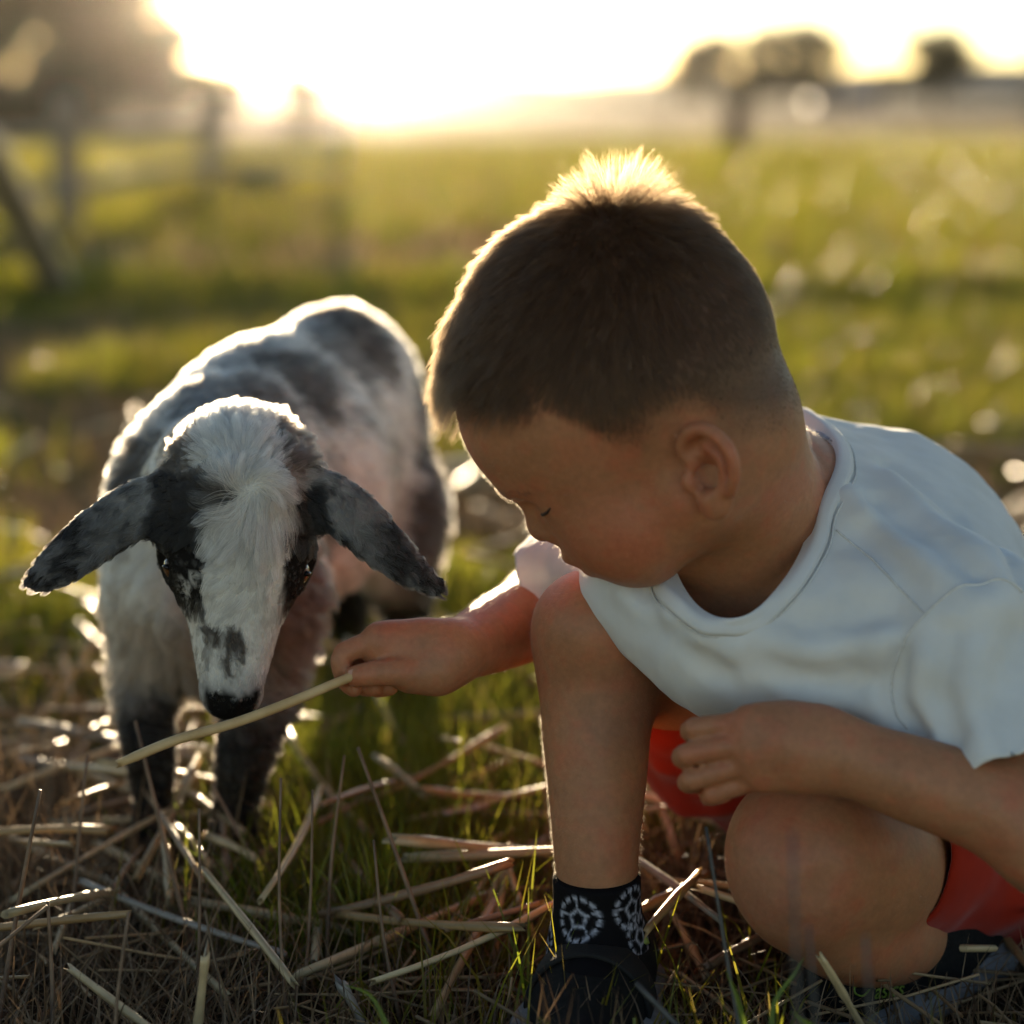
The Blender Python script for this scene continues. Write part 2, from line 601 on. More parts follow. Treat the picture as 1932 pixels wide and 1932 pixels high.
# trees ---------------------------------------------------------------
bark_mat = noise_mat("bark", (.045, .032, .022), (.10, .07, .05), 6, .9, .8, 20, bdist=.03)
def leaf_mat(name):
    return tint_mat(name, rough=.6, spec=.2, var=.3, nscale=2.0, trans=.15)
leafm = leaf_mat("leaves")
def tree(label, base, height, spread, seed, crown_lo=.25, tint=(.040, .046, .018), n=5200, lobes=9):
    rs = np.random.default_rng(seed)
    root = empty("field_tree", base)
    tag(root, label, "tree", "trees beyond the field")
    base = np.asarray(base, float)
    parts = []
    top = base + [0, 0, height * .62]
    tr = bez([base - [0, 0, .1], base + [rs.normal(0, .04) * height, 0, height * .25], base + [rs.normal(0, .05) * height, 0, height * .45], top], 12)
    parts.append(tube_np(tr, np.linspace(.045, .015, 12) * height, 8))
    cen = []
    for k in range(lobes):
        a = rs.uniform(0, 2 * math.pi); rr = math.sqrt(rs.uniform(.05, 1)) * spread * .72
        zc = height * (crown_lo + (1 - crown_lo) * (.25 + .5 * rs.random())) + (1 - rr / spread) * height * .10
        c = base + [math.cos(a) * rr, math.sin(a) * rr, min(zc, height * .86)]
        cen.append((c, height * rs.uniform(.14, .24)))
        s = tr[rs.integers(3, 10)]
        parts.append(tube_np(bez([s, .5 * (s + c) + [0, 0, .05 * height], c], 7), np.linspace(.018, .005, 7) * height, 6))
    V, F = merge_np(parts)
    mesh_np("trunk", V, F, bark_mat, parent=root)
    # leaf quads gathered round the limb ends
    pts = []
    for c, r in cen:
        m = n // lobes
        d = nrows(rs.normal(0, 1, (m, 3))) * (rs.random(m) ** .45)[:, None] * r * np.array([1.25, 1.25, .85])
        pts.append(c + d)
    p = np.concatenate(pts)
    gap = fbm(p, 2.2 / height * 3, seed, 2)
    p = p[gap > .33]
    m = len(p)
    u = nrows(rs.normal(0, 1, (m, 3))); w = nrows(np.cross(u, rs.normal(0, 1, (m, 3))))
    s = height * rs.uniform(.020, .042, (m, 1))
    V = np.stack([p - u * s, p + w * s * .5, p + u * s, p - w * s * .5], 1).reshape(-1, 3)
    q = np.arange(4 * m).reshape(-1, 4)
    c = np.array(tint) * rs.uniform(.6, 1.4, (m, 1))
    mesh_np("crown", V, q, leafm, smooth=False, parent=root, colors=np.repeat(c, 4, 0))
def gpt(px, y, z=0.0):
    """point on the ground in the direction of column px at distance y"""
    return ((px / 1932 - .5) * K * y / math.cos(PITCH), y, z)
tree("tall spreading tree at the far left behind the fence", gpt(180, 95), 8.6, 5.2, 3, -.12, (.080, .072, .026), 11000, 26)
tree("low leafy bush beside the tall left tree", gpt(320, 60), 3.0, 2.4, 8, -.38, (.065, .068, .026), 7000, 12)
tree("low bush left of the sun gap, beyond the gate", gpt(445, 42), 1.35, .55, 18, -.3, (.075, .078, .028), 2600, 7)
tree("low bush between the sun gap and the setting sun", gpt(600, 42), 1.40, .62, 19, -.3, (.075, .078, .028), 2600, 7)
tree("leafy bush rising behind the near fence post", gpt(118, 50), 2.7, 1.9, 29, -.38, (.060, .062, .024), 5200, 11)
tree("dark bush hanging over the left end of the fence", gpt(30, 52), 3.2, 1.9, 21, -.38, (.055, .060, .024), 4200, 9)
tree("rounded tree, leftmost of the trees on the right", gpt(1322, 135), 5.2, 3.0, 5, -.16, n=8000, lobes=16)
tree("broad tall tree in the middle of the trees on the right", gpt(1478, 140), 6.0, 4.2, 6, -.16, n=11000, lobes=20)
tree("lone narrow tree farthest right on the field edge", gpt(1738, 130), 5.4, 2.3, 7, -.08, n=7000, lobes=14)
tree("small dark bush left of the lone right tree", gpt(1655, 130), 2.6, 1.4, 9, .15, n=2400, lobes=6)

# blue shed and a stump, posts and fences ---------------------------------
def box_np(lo, hi):
    lo, hi = np.asarray(lo, float), np.asarray(hi, float)
    V = np.array([[x, y, z] for x in (lo[0], hi[0]) for y in (lo[1], hi[1]) for z in (lo[2], hi[2])])
    q = np.array([(0, 1, 3, 2), (4, 6, 7, 5), (0, 4, 5, 1), (2, 3, 7, 6), (0, 2, 6, 4), (1, 5, 7, 3)])
    return V, q
def shed():
    b = np.array(gpt(1575, 190))
    root = empty("field_shed", b); tag(root, "low blue farm shed far off below the right trees", "shed")
    wall = noise_mat("blue_sheet", (.02, .05, .15), (.03, .075, .20), 1.5, .6)
    roofm = noise_mat("grey_sheet", (.12, .14, .17), (.18, .2, .23), 1.5, .95, spec=.05)
    V, q = box_np(b + [-3.0, 0, 0], b + [3.0, 4, 1.15]); mesh_np("wall", V, q, wall, smooth=False, parent=root)
    V = np.array([b + [-3.2, -.3, 1.16], b + [3.2, -.3, 1.16], b + [3.2, 2, 1.75], b + [-3.2, 2, 1.75], b + [3.2, 4.3, 1.16], b + [-3.2, 4.3, 1.16]])
    o = mesh_np("roof", V, np.array([(0, 1, 2, 3), (3, 2, 4, 5)]), roofm, smooth=False, parent=root)
    V, q = box_np(b + [-.5, -.06, 0.02], b + [.5, -.004, .95]); mesh_np("door", V, q, roofm, smooth=False, parent=root)
shed()

weathered = noise_mat("weathered_wood", (.26, .19, .13), (.42, .32, .23), 12, .85, .8, 60, bdist=.006)
red_wood = noise_mat("reddish_wood", (.045, .020, .014), (.10, .045, .030), 14, .9, .8, 60, bdist=.006)
pale_wood = noise_mat("pale_plank", (.42, .34, .26), (.56, .46, .37), 10, .7, .5, 60, bdist=.003)
def post_np(b, h, r, lean=(0, 0), sides=9, seed=1):
    rs = np.random.default_rng(seed)
    pts = np.array([[b[0] + lean[0] * t, b[1] + lean[1] * t, -.05 + (h + .05) * t] for t in np.linspace(0, 1, 6)])
    V, F = tube_np(pts, r * rs.uniform(.92, 1.06, 6), sides)
    V[:, :2] += rs.normal(0, r * .05, (len(V), 2))
    return V, F
V, F = post_np(gpt(1376, 21.0), .56, .115, seed=4)
o = mesh_np("tree_stump", V, F, red_wood); tag(o, "dark reddish wooden stump standing at the edge of the green", "stump")

metal, N, L, b_ = new_mat("galvanised_pipe")
b_.inputs["Base Color"].default_value = (.42, .38, .34, 1); b_.inputs["Metallic"].default_value = 1.0; b_.inputs["Roughness"].default_value = .34
tc = N.new("ShaderNodeTexCoord"); nz = N.new("ShaderNodeTexNoise"); nz.inputs["Scale"].default_value = 9
L.new(tc.outputs["Object"], nz.inputs["Vector"])
mr = N.new("ShaderNodeMapRange"); mr.inputs[3].default_value = .26; mr.inputs[4].default_value = .46
L.new(nz.outputs[0], mr.inputs[0]); L.new(mr.outputs[0], b_.inputs["Roughness"])

def left_fence():
    pA, pB, pC = [np.array(gpt(*q)) for q in ((-260, 6.6), (152, 8.4), (412, 12.0))]
    root = empty("paddock_fence", pB)
    tag(root, "paddock fence of weathered wooden posts and boards at the left edge of the green", "fence")
    for i, p in enumerate((pA, pB, pC)):
        V, F = post_np(p, .56, .060, seed=20 + i)
        mesh_np("post", V, F, weathered, parent=root)
    for a, b in ((pA, pB), (pB, pC)):
        for z in (.20, .40):
            d = nrm(b - a); s = np.array([-d[1], d[0], 0]) * .1
            lo = [a - s + [0, 0, z], b - s + [0, 0, z]]
            V = np.array([p + np.array([0, 0, j * .030]) + nrm(s) * i * .012 for p in lo for i, j in ((-1, -1), (1, -1), (1, 1), (-1, 1))])
            q = np.array([(i, (i + 1) % 4, 4 + (i + 1) % 4, 4 + i) for i in range(4)] + [(3, 2, 1, 0), (4, 5, 6, 7)])
            mesh_np("board", V, q, weathered, smooth=False, parent=root)
    # a tubular gate across the gap, catching the sun
    g0 = np.array(gpt(425, 12.1)); az = math.radians(1.4)
    gd = np.array([math.cos(az), math.sin(az), 0]); W = .70
    gate = empty("field_gate", g0); tag(gate, "tubular metal gate catching the sun beyond the goat", "gate")
    for z in (.16, .30, .44):
        V, F = tube_np([g0 + gd * W * t + [0, 0, z] for t in np.linspace(0, 1, 6)], .024, 12); mesh_np("rail", V, F, metal, parent=gate)
    for t in (0, 1.0):
        V, F = tube_np([g0 + gd * W * t + [0, 0, .13], g0 + gd * W * t + [0, 0, .47]], .026, 12); mesh_np("upright", V, F, metal, parent=gate)
left_fence()

dull_wire = noise_mat("rusty_wire", (.05, .045, .042), (.09, .075, .065), 20, .95, spec=.02)
def right_fence():
    ps = [np.array(gpt(x, y)) for x, y in ((1240, 60), (1560, 46), (1912, 34), (2300, 28))]
    root = empty("wire_fence", ps[2])
    tag(root, "thin wire fence with slim dark posts crossing the dry field at right", "fence")
    for i, p in enumerate(ps):
        V, F = post_np(p, 1.45, .05, seed=40 + i); mesh_np("post", V, F, weathered, parent=root)
    for a, b in zip(ps, ps[1:]):
        for z in (.35, .7, 1.05, 1.35):
            V, F = tube_np([a + [0, 0, z], (a + b) / 2 + [0, 0, z - .03], b + [0, 0, z]], .006, 5)
            mesh_np("wire", V, F, dull_wire, parent=root)
right_fence()

def trough():  # invented tub, added so its water throws the sun glint by the gate
    c = np.array(gpt(505, 12.6)); root = empty("glint_trough", c)
    tag(root, "made-up metal tub of water, added to throw back the low sun beyond the goat", "trough")
    R_, H_ = .17, .12
    prof = [(R_ * .97, 0.0), (R_, .02), (R_, H_), (R_ + .012, H_ + .004), (R_ + .012, H_ + .018), (R_ - .012, H_ + .018), (R_ - .012, .03), (0.001, .03)]
    n = 36
    V = np.array([[c[0] + r * math.cos(2 * math.pi * j / n), c[1] + r * math.sin(2 * math.pi * j / n), z] for r, z in prof for j in range(n)])
    q = np.array([(i * n + j, i * n + (j + 1) % n, (i + 1) * n + (j + 1) % n, (i + 1) * n + j) for i in range(len(prof) - 1) for j in range(n)])
    mesh_np("tub", V, q, metal, parent=root)
    m, N, L, b = new_mat("glint_water")
    b.inputs["Base Color"].default_value = (.02, .025, .02, 1); b.inputs["Roughness"].default_value = .10
    tc = N.new("ShaderNodeTexCoord"); nz = N.new("ShaderNodeTexNoise"); nz.inputs["Scale"].default_value = 18; nz.inputs["Detail"].default_value = 3
    L.new(tc.outputs["Object"], nz.inputs["Vector"])
    bp = N.new("ShaderNodeBump"); bp.inputs["Strength"].default_value = .5; bp.inputs["Distance"].default_value = .012
    L.new(nz.outputs[0], bp.inputs["Height"]); L.new(bp.outputs[0], b.inputs["Normal"])
    V = np.array([[c[0], c[1], H_ + .010]] + [[c[0] + (R_ - .0125) * math.cos(2 * math.pi * j / n), c[1] + (R_ - .0125) * math.sin(2 * math.pi * j / n), H_ + .010] for j in range(n)])
    mesh_np("water", V, np.array([(0, j + 1, (j + 1) % n + 1) for j in range(n)]), m, parent=root)
trough()

# leaning plank on the left, near the fence
a, b = np.array([gpt(-60, 4.5)[0], 4.7, .46]), np.array([gpt(140, 5.6)[0], 5.6, .0])
t = nrm(b - a); s = nrm(np.cross(t, [0, 1, .4])); u = np.cross(s, t)
V = np.array([p + s * i * .045 + u * j * .012 for p in (a, (a + b) / 2 + [0, 0, .004], b) for i, j in ((-1, -1), (1, -1), (1, 1), (-1, 1))])
q = [(k * 4 + i, k * 4 + (i + 1) % 4, (k + 1) * 4 + (i + 1) % 4, (k + 1) * 4 + i) for k in range(2) for i in range(4)] + [(3, 2, 1, 0), (8, 9, 10, 11)]
o = mesh_np("plank", V, np.array(q), pale_wood, smooth=False)
bv = o.modifiers.new("edge", 'BEVEL'); bv.width = .004; bv.segments = 2
tag(o, "pale plank leaning down into the grass at the left edge", "plank")
# ------------------------------------------------------------------ the goat kid
GO = at(458, 985, 1.195)
_roll = math.radians(4.0)
g_a = nrm(-UP * math.cos(_roll) - RIGHT * math.sin(_roll) + FWD * .10)      # poll -> nose
g_x = nrm(RIGHT * math.cos(_roll) - UP * math.sin(_roll) + FWD * .17)
g_x = nrm(g_x - g_a * (g_x @ g_a))
g_n = np.cross(g_a, g_x); g_n = g_n if g_n @ FWD < 0 else -g_n              # out of the face
GM = np.stack([g_x, g_a, g_n])
def G(x, a, n):
    return GO + (x * g_x + a * g_a + n * g_n) * .001
def Gl(p):
    return (p - GO) @ GM.T * 1000.0
def gell(c, r, tilt=None):
    return Ell(G(*c), np.array(r) * .001, GM)
GSIDE = nrm([math.cos(math.radians(21)), -math.sin(math.radians(21)), 0])    # across the trunk
GBACK = nrm([math.sin(math.radians(21)), math.cos(math.radians(21)), 0])     # chest -> rump
BM = np.stack([GSIDE, GBACK, [0, 0, 1.0]])
def bell(c, r):
    return Ell(c, r, BM)

mm = .001
trunk = [
    ('+', 0, bell(at(396, 1010, 1.475), (.058, .085, .086))),
    ('+', .05, bell(at(540, 935, 1.605), (.070, .11, .088))),
    ('+', .05, bell(at(640, 800, 1.745), (.061, .092, .096))),
    ('+', .04, bell(at(425, 850, 1.50), (.040, .070, .050))),              # withers
    ('+', .05, bell(at(505, 805, 1.63), (.048, .120, .066))),              # line of the back
    ('+', .03, Cone(at(415, 930, 1.43), at(456, 900, 1.27), .052, .041)),     # neck
    ('+', .03, Cone(at(398, 1130, 1.41), at(398, 1210, 1.43), .046, .036)),  # brisket
    ('+', .03, bell(at(305, 1060, 1.45), (.025, .045, .07))),
    ('+', .03, bell(at(508, 1080, 1.42), (.025, .045, .07))),
    ('+', .03, bell(at(715, 900, 1.74), (.024, .055, .088))),                # thigh
]
def leg(pts, rad, k=.02):
    return ('+', k, chain(pts, rad))
trunk += [
    leg([at(285, 1150, 1.44), at(272, 1290, 1.44), at(280, 1390, 1.43), at(290, 1500, 1.445), at(296, 1590, 1.465)], [.027, .0205, .0185, .0140, .016]),
    leg([at(530, 1130, 1.43), at(500, 1290, 1.42), at(468, 1400, 1.405), at(447, 1510, 1.43), at(440, 1600, 1.455)], [.030, .0225, .0205, .0148, .017]),
    leg([at(745, 960, 1.75), at(752, 1060, 1.745), at(768, 1190, 1.81), at(756, 1300, 1.80), at(754, 1396, 1.775)], [.045, .032, .018, .013, .014]),
    leg([at(640, 960, 1.86), at(645, 1060, 1.85), at(655, 1180, 1.91), at(650, 1280, 1.90), at(650, 1352, 1.88)], [.04, .03, .018, .013, .014]),
    ('+', .012, chain([at(690, 640, 1.85), at(715, 650, 1.88), at(725, 720, 1.89)], [.016, .013, .006])),   # tail
]
ear_l = chain([at(352, 915, 1.225), at(300, 942, 1.222), at(240, 972, 1.216), at(175, 1016, 1.208), at(112, 1066, 1.20), at(66, 1098, 1.196)],
              [.010, .0165, .0172, .0160, .0130, .0075], flat=(g_n + .35 * UP, .28))
ear_r = chain([at(572, 905, 1.23), at(618, 940, 1.228), at(668, 978, 1.225), at(722, 1028, 1.22), at(780, 1080, 1.215), at(826, 1110, 1.212)],
              [.010, .0165, .0168, .0145, .0105, .0062], flat=(g_n + .35 * UP - .25 * RIGHT, .28))
ghead = [
    ('+', 0, gell((0, -9, -50), (43, 43, 44))),
    ('+', .015, gell((-1, 22, -38), (39, 42, 34))),
    ('+', .012, gell((-30, 24, -38), (16, 19, 18))),                         # brow over the eyes
    ('+', .012, gell((29, 24, -38), (16, 19, 18))),
    ('+', .012, Cone(G(0, 38, -34), G(0, 100, -22), .0310, .0170)),
    ('+', .012, Cone(G(0, 40, -52), G(0, 98, -36), .029, .015)),              # jaw
    ('+', .006, gell((0, 102, -21), (16.5, 12.5, 14))),
    ('+', .010, gell((-13, -22, -10), (8, 8, 6))),                           # horn buds under the forelock
    ('+', .010, gell((15, -22, -10), (8, 8, 6))),
    ('-', .004, gell((-44, 31, -29), (5, 9, 8))),                              # eye hollows
    ('-', .004, gell((43, 31, -29), (5, 9, 8))),
    ('-', .003, gell((-7.5, 106.5, -8.0), (2.6, 4.8, 2.6))),                  # nostrils
    ('-', .003, gell((7.5, 106.5, -8.0), (2.6, 4.8, 2.6))),
    ('-', .002, Cone(G(-13, 104, -27), G(0, 116, -18), .0012)),               # mouth line
    ('-', .002, Cone(G(13, 104, -27), G(0, 116, -18), .0012)),
    ('+', .012, ear_l), ('+', .012, ear_r),
]
groups_goat = [trunk, ghead]
# where the brown patches of the trunk lie (centre on the skin, size in metres, strength)
SPOTS = [(cast(trunk, px, py, 1.2, 2.2), r * 1.22, k) for px, py, r, k in (
    (655, 600, .036, .95), (600, 585, .018, .8), (660, 690, .020, .8), (470, 830, .024, .85), (610, 760, .020, .7), (610, 640, .022, .8), (560, 715, .036, .95), (505, 770, .030, .9), (545, 820, .024, .85), (690, 640, .026, .9), (640, 720, .016, .6),
    (735, 610, .028, .9), (770, 670, .026, .95), (790, 760, .022, .95), (800, 850, .022, .95), (800, 940, .022, .95), (795, 1030, .026, .95), (460, 700, .020, .7),
    (700, 760, .014, .55), (720, 860, .013, .35), (420, 745, .026, .8), (380, 770, .020, .8), (480, 655, .016, .6), (585, 690, .020, .85), (720, 700, .018, .8), (680, 800, .012, .6), (620, 860, .014, .5), (740, 960, .014, .4), (330, 830, .024, .9), (265, 880, .028, .95), (240, 940, .022, .9), (600, 1010, .03, .75), (575, 1100, .03, .85),
    (560, 1190, .032, .9), (545, 960, .028, .8), (300, 1200, .012, .3), (400, 1240, .03, .5))]
gV, gQ = mesh_sdf(groups_goat, (-.33, 1.10, -.02), (.02, 2.05, .42), .0030, join=.022)
gV = smooth_verts(gV, gQ, 2)
gN = vnormals(gV, gQ)

def coat(p, jit=0.0):
    """coat colour of the kid at points p (in its own body and head coordinates)"""
    l = Gl(p)
    x, a, n = l[:, 0], l[:, 1], l[:, 2]
    b = (p - at(540, 935, 1.605)) @ BM.T
    white = np.array([.86, .815, .76]); black = np.array([.012, .010, .009]); brown = np.array([.085, .052, .034])
    cream = np.array([.62, .48, .36]); grey = np.array([.16, .14, .13]); pink = np.array([.74, .53, .46])
    def mixc(c, d, m):
        return c * (1 - m[:, None]) + np.asarray(d) * m[:, None]
    f1 = fbm(p, 22, 5, 3); f2 = fbm(p, 90, 9, 3); f3 = fbm(l * [.26, .09, .2], 1.0, 11, 2)
    # trunk
    c = np.tile(white, (len(p), 1))
    flank = sstep(.02, .05, b[:, 0]) * sstep(.08, -.02, b[:, 2])
    c = mixc(c, pink, .75 * flank * sstep(.2, .0, b[:, 1]))
    blot = np.zeros(len(p))
    pw = p + .034 * (np.stack([fbm(p, 28, 301, 3), fbm(p, 28, 311, 3), fbm(p, 28, 321, 3)], 1) - .5)
    wob = .55 + .9 * f1 + .25 * (f2 - .5)
    for q, r, k in SPOTS:
        dd = np.sqrt(((pw - q) ** 2).sum(1)) / (r * wob)
        blot = np.maximum(blot, k * sstep(1.25, .75, dd))
    blot = np.maximum(blot, .92 * sstep(.044, .060, b[:, 0] + .03 * (f1 - .5) + .010 * np.sin(b[:, 2] * 60)) * sstep(.03, .09, b[:, 1]))
    c = mixc(c, brown * .45, blot * sstep(.22, .42, f2 + .1))
    c = mixc(c, cream * .8, .85 * sstep(-.08, -.14, b[:, 1]) * sstep(.0, -.06, b[:, 2]) * (1 - blot))  # cream chest fur, mixed stronger to carry the shadow on it
    lowz = p[:, 2]
    c = mixc(c, black * 1.4, sstep(.165, .115, lowz + .03 * (f1 - .5)))
    # head
    H = sstep(-92, -70, n) * sstep(.0, .05, 1.35 - ((p - CAMP) @ FWD))
    h = np.tile(white, (len(p), 1)) * (.93 + .14 * f2[:, None])
    edge = 6 * (f2 - .5) + 9 * (f3 - .5)
    lp = sstep(-15.5, -20.5, x + edge + .04 * (a - 20)) * sstep(-32, -20, a + edge) * sstep(64, 52, a + edge + .35 * (x + 30))
    rp = sstep(23, 28, x + edge) * sstep(-30, -18, a + edge) * sstep(58, 48, a + edge)
    h = mixc(h, black, np.clip(lp + rp, 0, 1))
    sp = sstep(.60, .68, fbm(p, 330, 31, 2)) * sstep(-36, -30, x) * sstep(-18, -26, x) * sstep(24, 32, a)
    h = mixc(h, white * .8, .8 * sp * lp)
    # dark band from the left ear base to the whorl, and a small dark lock
    h = mixc(h, black * 1.6, .95 * sstep(-11, -17, x + edge) * sstep(-27, -20, a + edge) * sstep(0, -6, a - 2 + edge))
    h = mixc(h, black * 1.6, .9 * sstep(9, 5, np.hypot(x + 11, (a + 13) * 1.3) + edge * .5))
    h = mixc(h, brown * .55, .9 * sstep(16, 22, x + edge) * sstep(-22, -30, a + edge) * sstep(.25, .5, f2 + .15))
    h = mixc(h, brown * .5, .92 * sstep(-24, -31, x + edge) * sstep(-18, -28, a + edge))
    # speckled dark patch on the bridge of the nose
    pt = np.hypot((x + 1.5 + .0 * a) / 8.5, (a - 74) / 17) + .10 * edge / 3
    pt2 = np.hypot((x + 12) / 10, (a - 66 - .35 * (x + 12)) / 6) + .10 * edge / 3
    h = mixc(h, brown * .45, .95 * np.clip(sstep(1.08, .8, pt) + sstep(1.1, .75, pt2), 0, 1) * sstep(.36, .56, .5 * f2 + .5 * f3 + .02))
    h = mixc(h, grey, .65 * sstep(.52, .62, fbm(p, 190, 41, 2)) * sstep(52, 66, a) * sstep(-6, -14, x))
    h = mixc(h, grey * 1.3, .5 * sstep(84, 96, a + edge))
    h = mixc(h, black * .9, sstep(97, 101, a + edge * .7 + .010 * x * x) * sstep(16.5, 13.5, np.abs(x) + .25 * (a - 104)))
    # ears: dark with pale roots on the upper edge
    ax = np.abs(x + 2)
    em = sstep(45, 53, ax + edge)
    em = np.clip(em, 0, 1)
    fl = sstep(.44, .60, fbm(p * np.array([1, 1, 1.0]), 150, 51, 2))
    e = np.tile(black * 1.8, (len(p), 1))
    e = mixc(e, np.array([.30, .28, .27]), .45 * fl)
    upper = sstep(95, 50, ax) * sstep(10, -12, a - .62 * (ax - 45))
    e = mixc(e, np.array([.42, .40, .38]), .65 * upper * sstep(.25, .55, f3))
    h = h * (1 - em[:, None]) + e * em[:, None]
    c = c * (1 - H[:, None]) + h * H[:, None]
    return np.clip(c * (1 + jit), .004, .9)

goat = empty("goat_kid", (at(440, 1600, 1.455)[0], at(440, 1600, 1.455)[1], 0))
tag(goat, "young white, black and brown goat with floppy ears nibbling at a straw", "goat")
goat_skin = tint_mat("goat_skin", rough=.8, spec=.1, var=.2, nscale=120)
gcol = coat(gV)
gob = mesh_np("body", gV, gQ, goat_skin, parent=goat, colors=gcol * .72)

# fur ----------------------------------------------------------------
def fur():
    rs = np.random.default_rng(5)
    gl = Gl(gV)
    depth = (gV - CAMP) @ FWD
    headm = (depth < 1.33) & (gl[:, 2] > -95)
    facing = (gN @ FWD)                                     # skip skin that no side view would ever show
    bare = (gl[:, 1] > 104) & (np.abs(gl[:, 0]) < 11) & headm
    dens = np.where(headm, 1.7e6, 5.5e5)
    dens = np.where(headm & (gl[:, 2] > -45) & (np.abs(gl[:, 0]) < 45), 2.2e6, dens)
    dens = np.where(gV[:, 2] < .03, 1.5e5, dens)
    dens = np.where(facing > .75, dens * .35, dens)
    dens = np.where(bare, dens * .15, dens)
    for sx in (-1, 1):
        dens = np.where(np.sqrt(((gV - G(sx * 38.5 - .5, 31, -28)) ** 2).sum(1)) < .0072, 0, dens)
    T, w, p = sample_surface(gV, gQ, dens, rs)
    N = nrows((gN[T] * w[:, :, None]).sum(1))
    l = Gl(p); x, a, n_ = l[:, 0], l[:, 1], l[:, 2]
    hm = (((p - CAMP) @ FWD) < 1.33) & (n_ > -95)
    earm = hm & (np.abs(x + 2) > 44) & (a < 50)
    # flow field
    d = np.tile(GBACK * .85 + np.array([0, 0, -.55]), (len(p), 1))
    wx, wa = 4.0, -19.0                                     # whorl on the forehead
    rx, ra = x - wx, a - wa
    rr = np.hypot(rx, ra) + 1e-6
    sw = np.exp(-rr / 22) * 1.0
    fx, fa = rx / rr, ra / rr
    fx2 = fx * np.cos(sw) - fa * np.sin(sw); fa2 = fx * np.sin(sw) + fa * np.cos(sw)
    low = sstep(30, 60, a)
    fx2 = fx2 * (1 - .6 * low); fa2 = fa2 * (1 - low) + low * 1.0
    nz = (fbm(p, 60, 71, 2) - .5) * 1.6
    fx2 = fx2 + nz
    hd = np.outer(fx2, g_x) + np.outer(fa2, g_a)
    up = (a < -30)
    hd[up] += (np.array([0, 1, 0]) * .9)
    d[hm] = hd[hm]
    eL = nrm(at(66, 1098, 1.196) - at(300, 942, 1.222)); eR = nrm(at(826, 1110, 1.212) - at(618, 940, 1.228))
    d[earm & (x < 0)] = eL; d[earm & (x > 0)] = eR
    d = d + rs.normal(0, .16, d.shape)
    d = d - N * (d * N).sum(1, keepdims=True)
    d = nrows(d)
    L = np.full(len(p), 13.0)
    L[~hm] = 6 + 15 * fbm(p[~hm], 34, 81, 3)
    L[hm] = 7.5
    fore = np.exp(-((x - 3) / 22) ** 2 - ((a + 5) / 20) ** 2)
    L[hm] += (20 * fore * (.45 + 1.1 * fbm(p, 70, 83, 2)))[hm]
    top = hm & (a < -30)
    L[top] = (3 + 16 * fbm(p, 80, 85, 2))[top]
    L[hm & (a > 55)] = 4.2
    L[hm & (a > 92)] = 2.4
    L[earm] = 6.0
    eye = hm & (np.abs(np.abs(x) - 33) < 14) & (np.abs(a - 31) < 15)
    L[eye] = 3.5
    L[~hm & (p[:, 2] < .12)] = 7
    L *= rs.uniform(.65, 1.25, len(p)) * .001
    lift = np.full(len(p), .36); lift[hm] = .24; lift[top] = .75; lift[earm] = .22; lift[eye] = .12
    lift[~hm] = .46
    lift = lift + np.where(hm & ~earm, .55 * fore * fbm(p, 50, 87, 2), 0)
    k = 5
    s = np.linspace(0, 1, k)[None, :, None]
    clump = (fbm(p, 75, 91, 2)[:, None] - .5) * np.where(hm, 2.4, 1.2)[:, None]
    bend = nrows(np.cross(N, d)) * clump
    v0 = nrows(N * lift[:, None] * 1.6 + d)
    v1 = nrows(N * lift[:, None] * .35 + d + bend + np.array([0, 0, -.12]))
    pts = p[:, None] - N[:, None] * .0004 + L[:, None, None] * (v0[:, None] * (s - .5 * s * s) + v1[:, None] * (.5 * s * s))
    ph, nr = clumped(pts[hm], rs, 34, .72)
    pts[hm] = ph
    lock = np.ones(len(p)); lock[hm] = rs.uniform(.74, 1.12, nr.max() + 1)[nr]
    pb, nr = clumped(pts[~hm], rs, 55, .75)
    pts[~hm] = pb
    lock[~hm] = rs.uniform(.68, 1.12, nr.max() + 1)[nr]
    c = coat(p) * lock[:, None]
    c = c * rs.uniform(.78, 1.15, (len(p), 1))
    c = np.clip(c, .006, .92)
    rad = np.where(hm, .00013, .00019)
    return hair_object("fur", pts, rad, hair_mat("goat_fur", .34, .35), goat, c)
fur_ob = fur()
fur_ob["kind"] = "stuff"

# eyes, eyelids, hooves, nose pad ------------------------------------
def ball(name, c, r, axes, mat, parent, seg=20):
    u, v = np.meshgrid(np.linspace(0, 2 * math.pi, seg, endpoint=False), np.linspace(0, math.pi, seg // 2 + 1))
    V = np.stack([np.cos(u) * np.sin(v), np.sin(u) * np.sin(v), np.cos(v)], -1).reshape(-1, 3)
    q = []
    for i in range(seg // 2):
        for j in range(seg):
            q.append((i * seg + j, (i + 1) * seg + j, (i + 1) * seg + (j + 1) % seg, i * seg + (j + 1) % seg))
    V = np.asarray(c) + (V * np.asarray(r)) @ np.asarray(axes)
    return mesh_np(name, V, np.array(q), mat, parent=parent)
iris, N_, L_, B_ = new_mat("goat_iris")
B_.inputs["Base Color"].default_value = (.10, .042, .014, 1); B_.inputs["Roughness"].default_value = .06
B_.inputs["Coat Weight"].default_value = 1.0
pupil = noise_mat("goat_pupil", (.004, .004, .004), (.008, .006, .006), rough=.08)
for sx in (-1, 1):
    e = ball("eye", G(sx * 33.6 - .5, 31, -32.2), (.0086, .0086, .0086), GM, iris, goat)
    ball("pupil", G(sx * 39.2 - .5, 31, -27.2), (.0036, .0018, .0040), GM, pupil, e, 14)
hoof_mat = noise_mat("goat_hoof", (.02, .016, .013), (.06, .045, .035), 90, .5, .3)
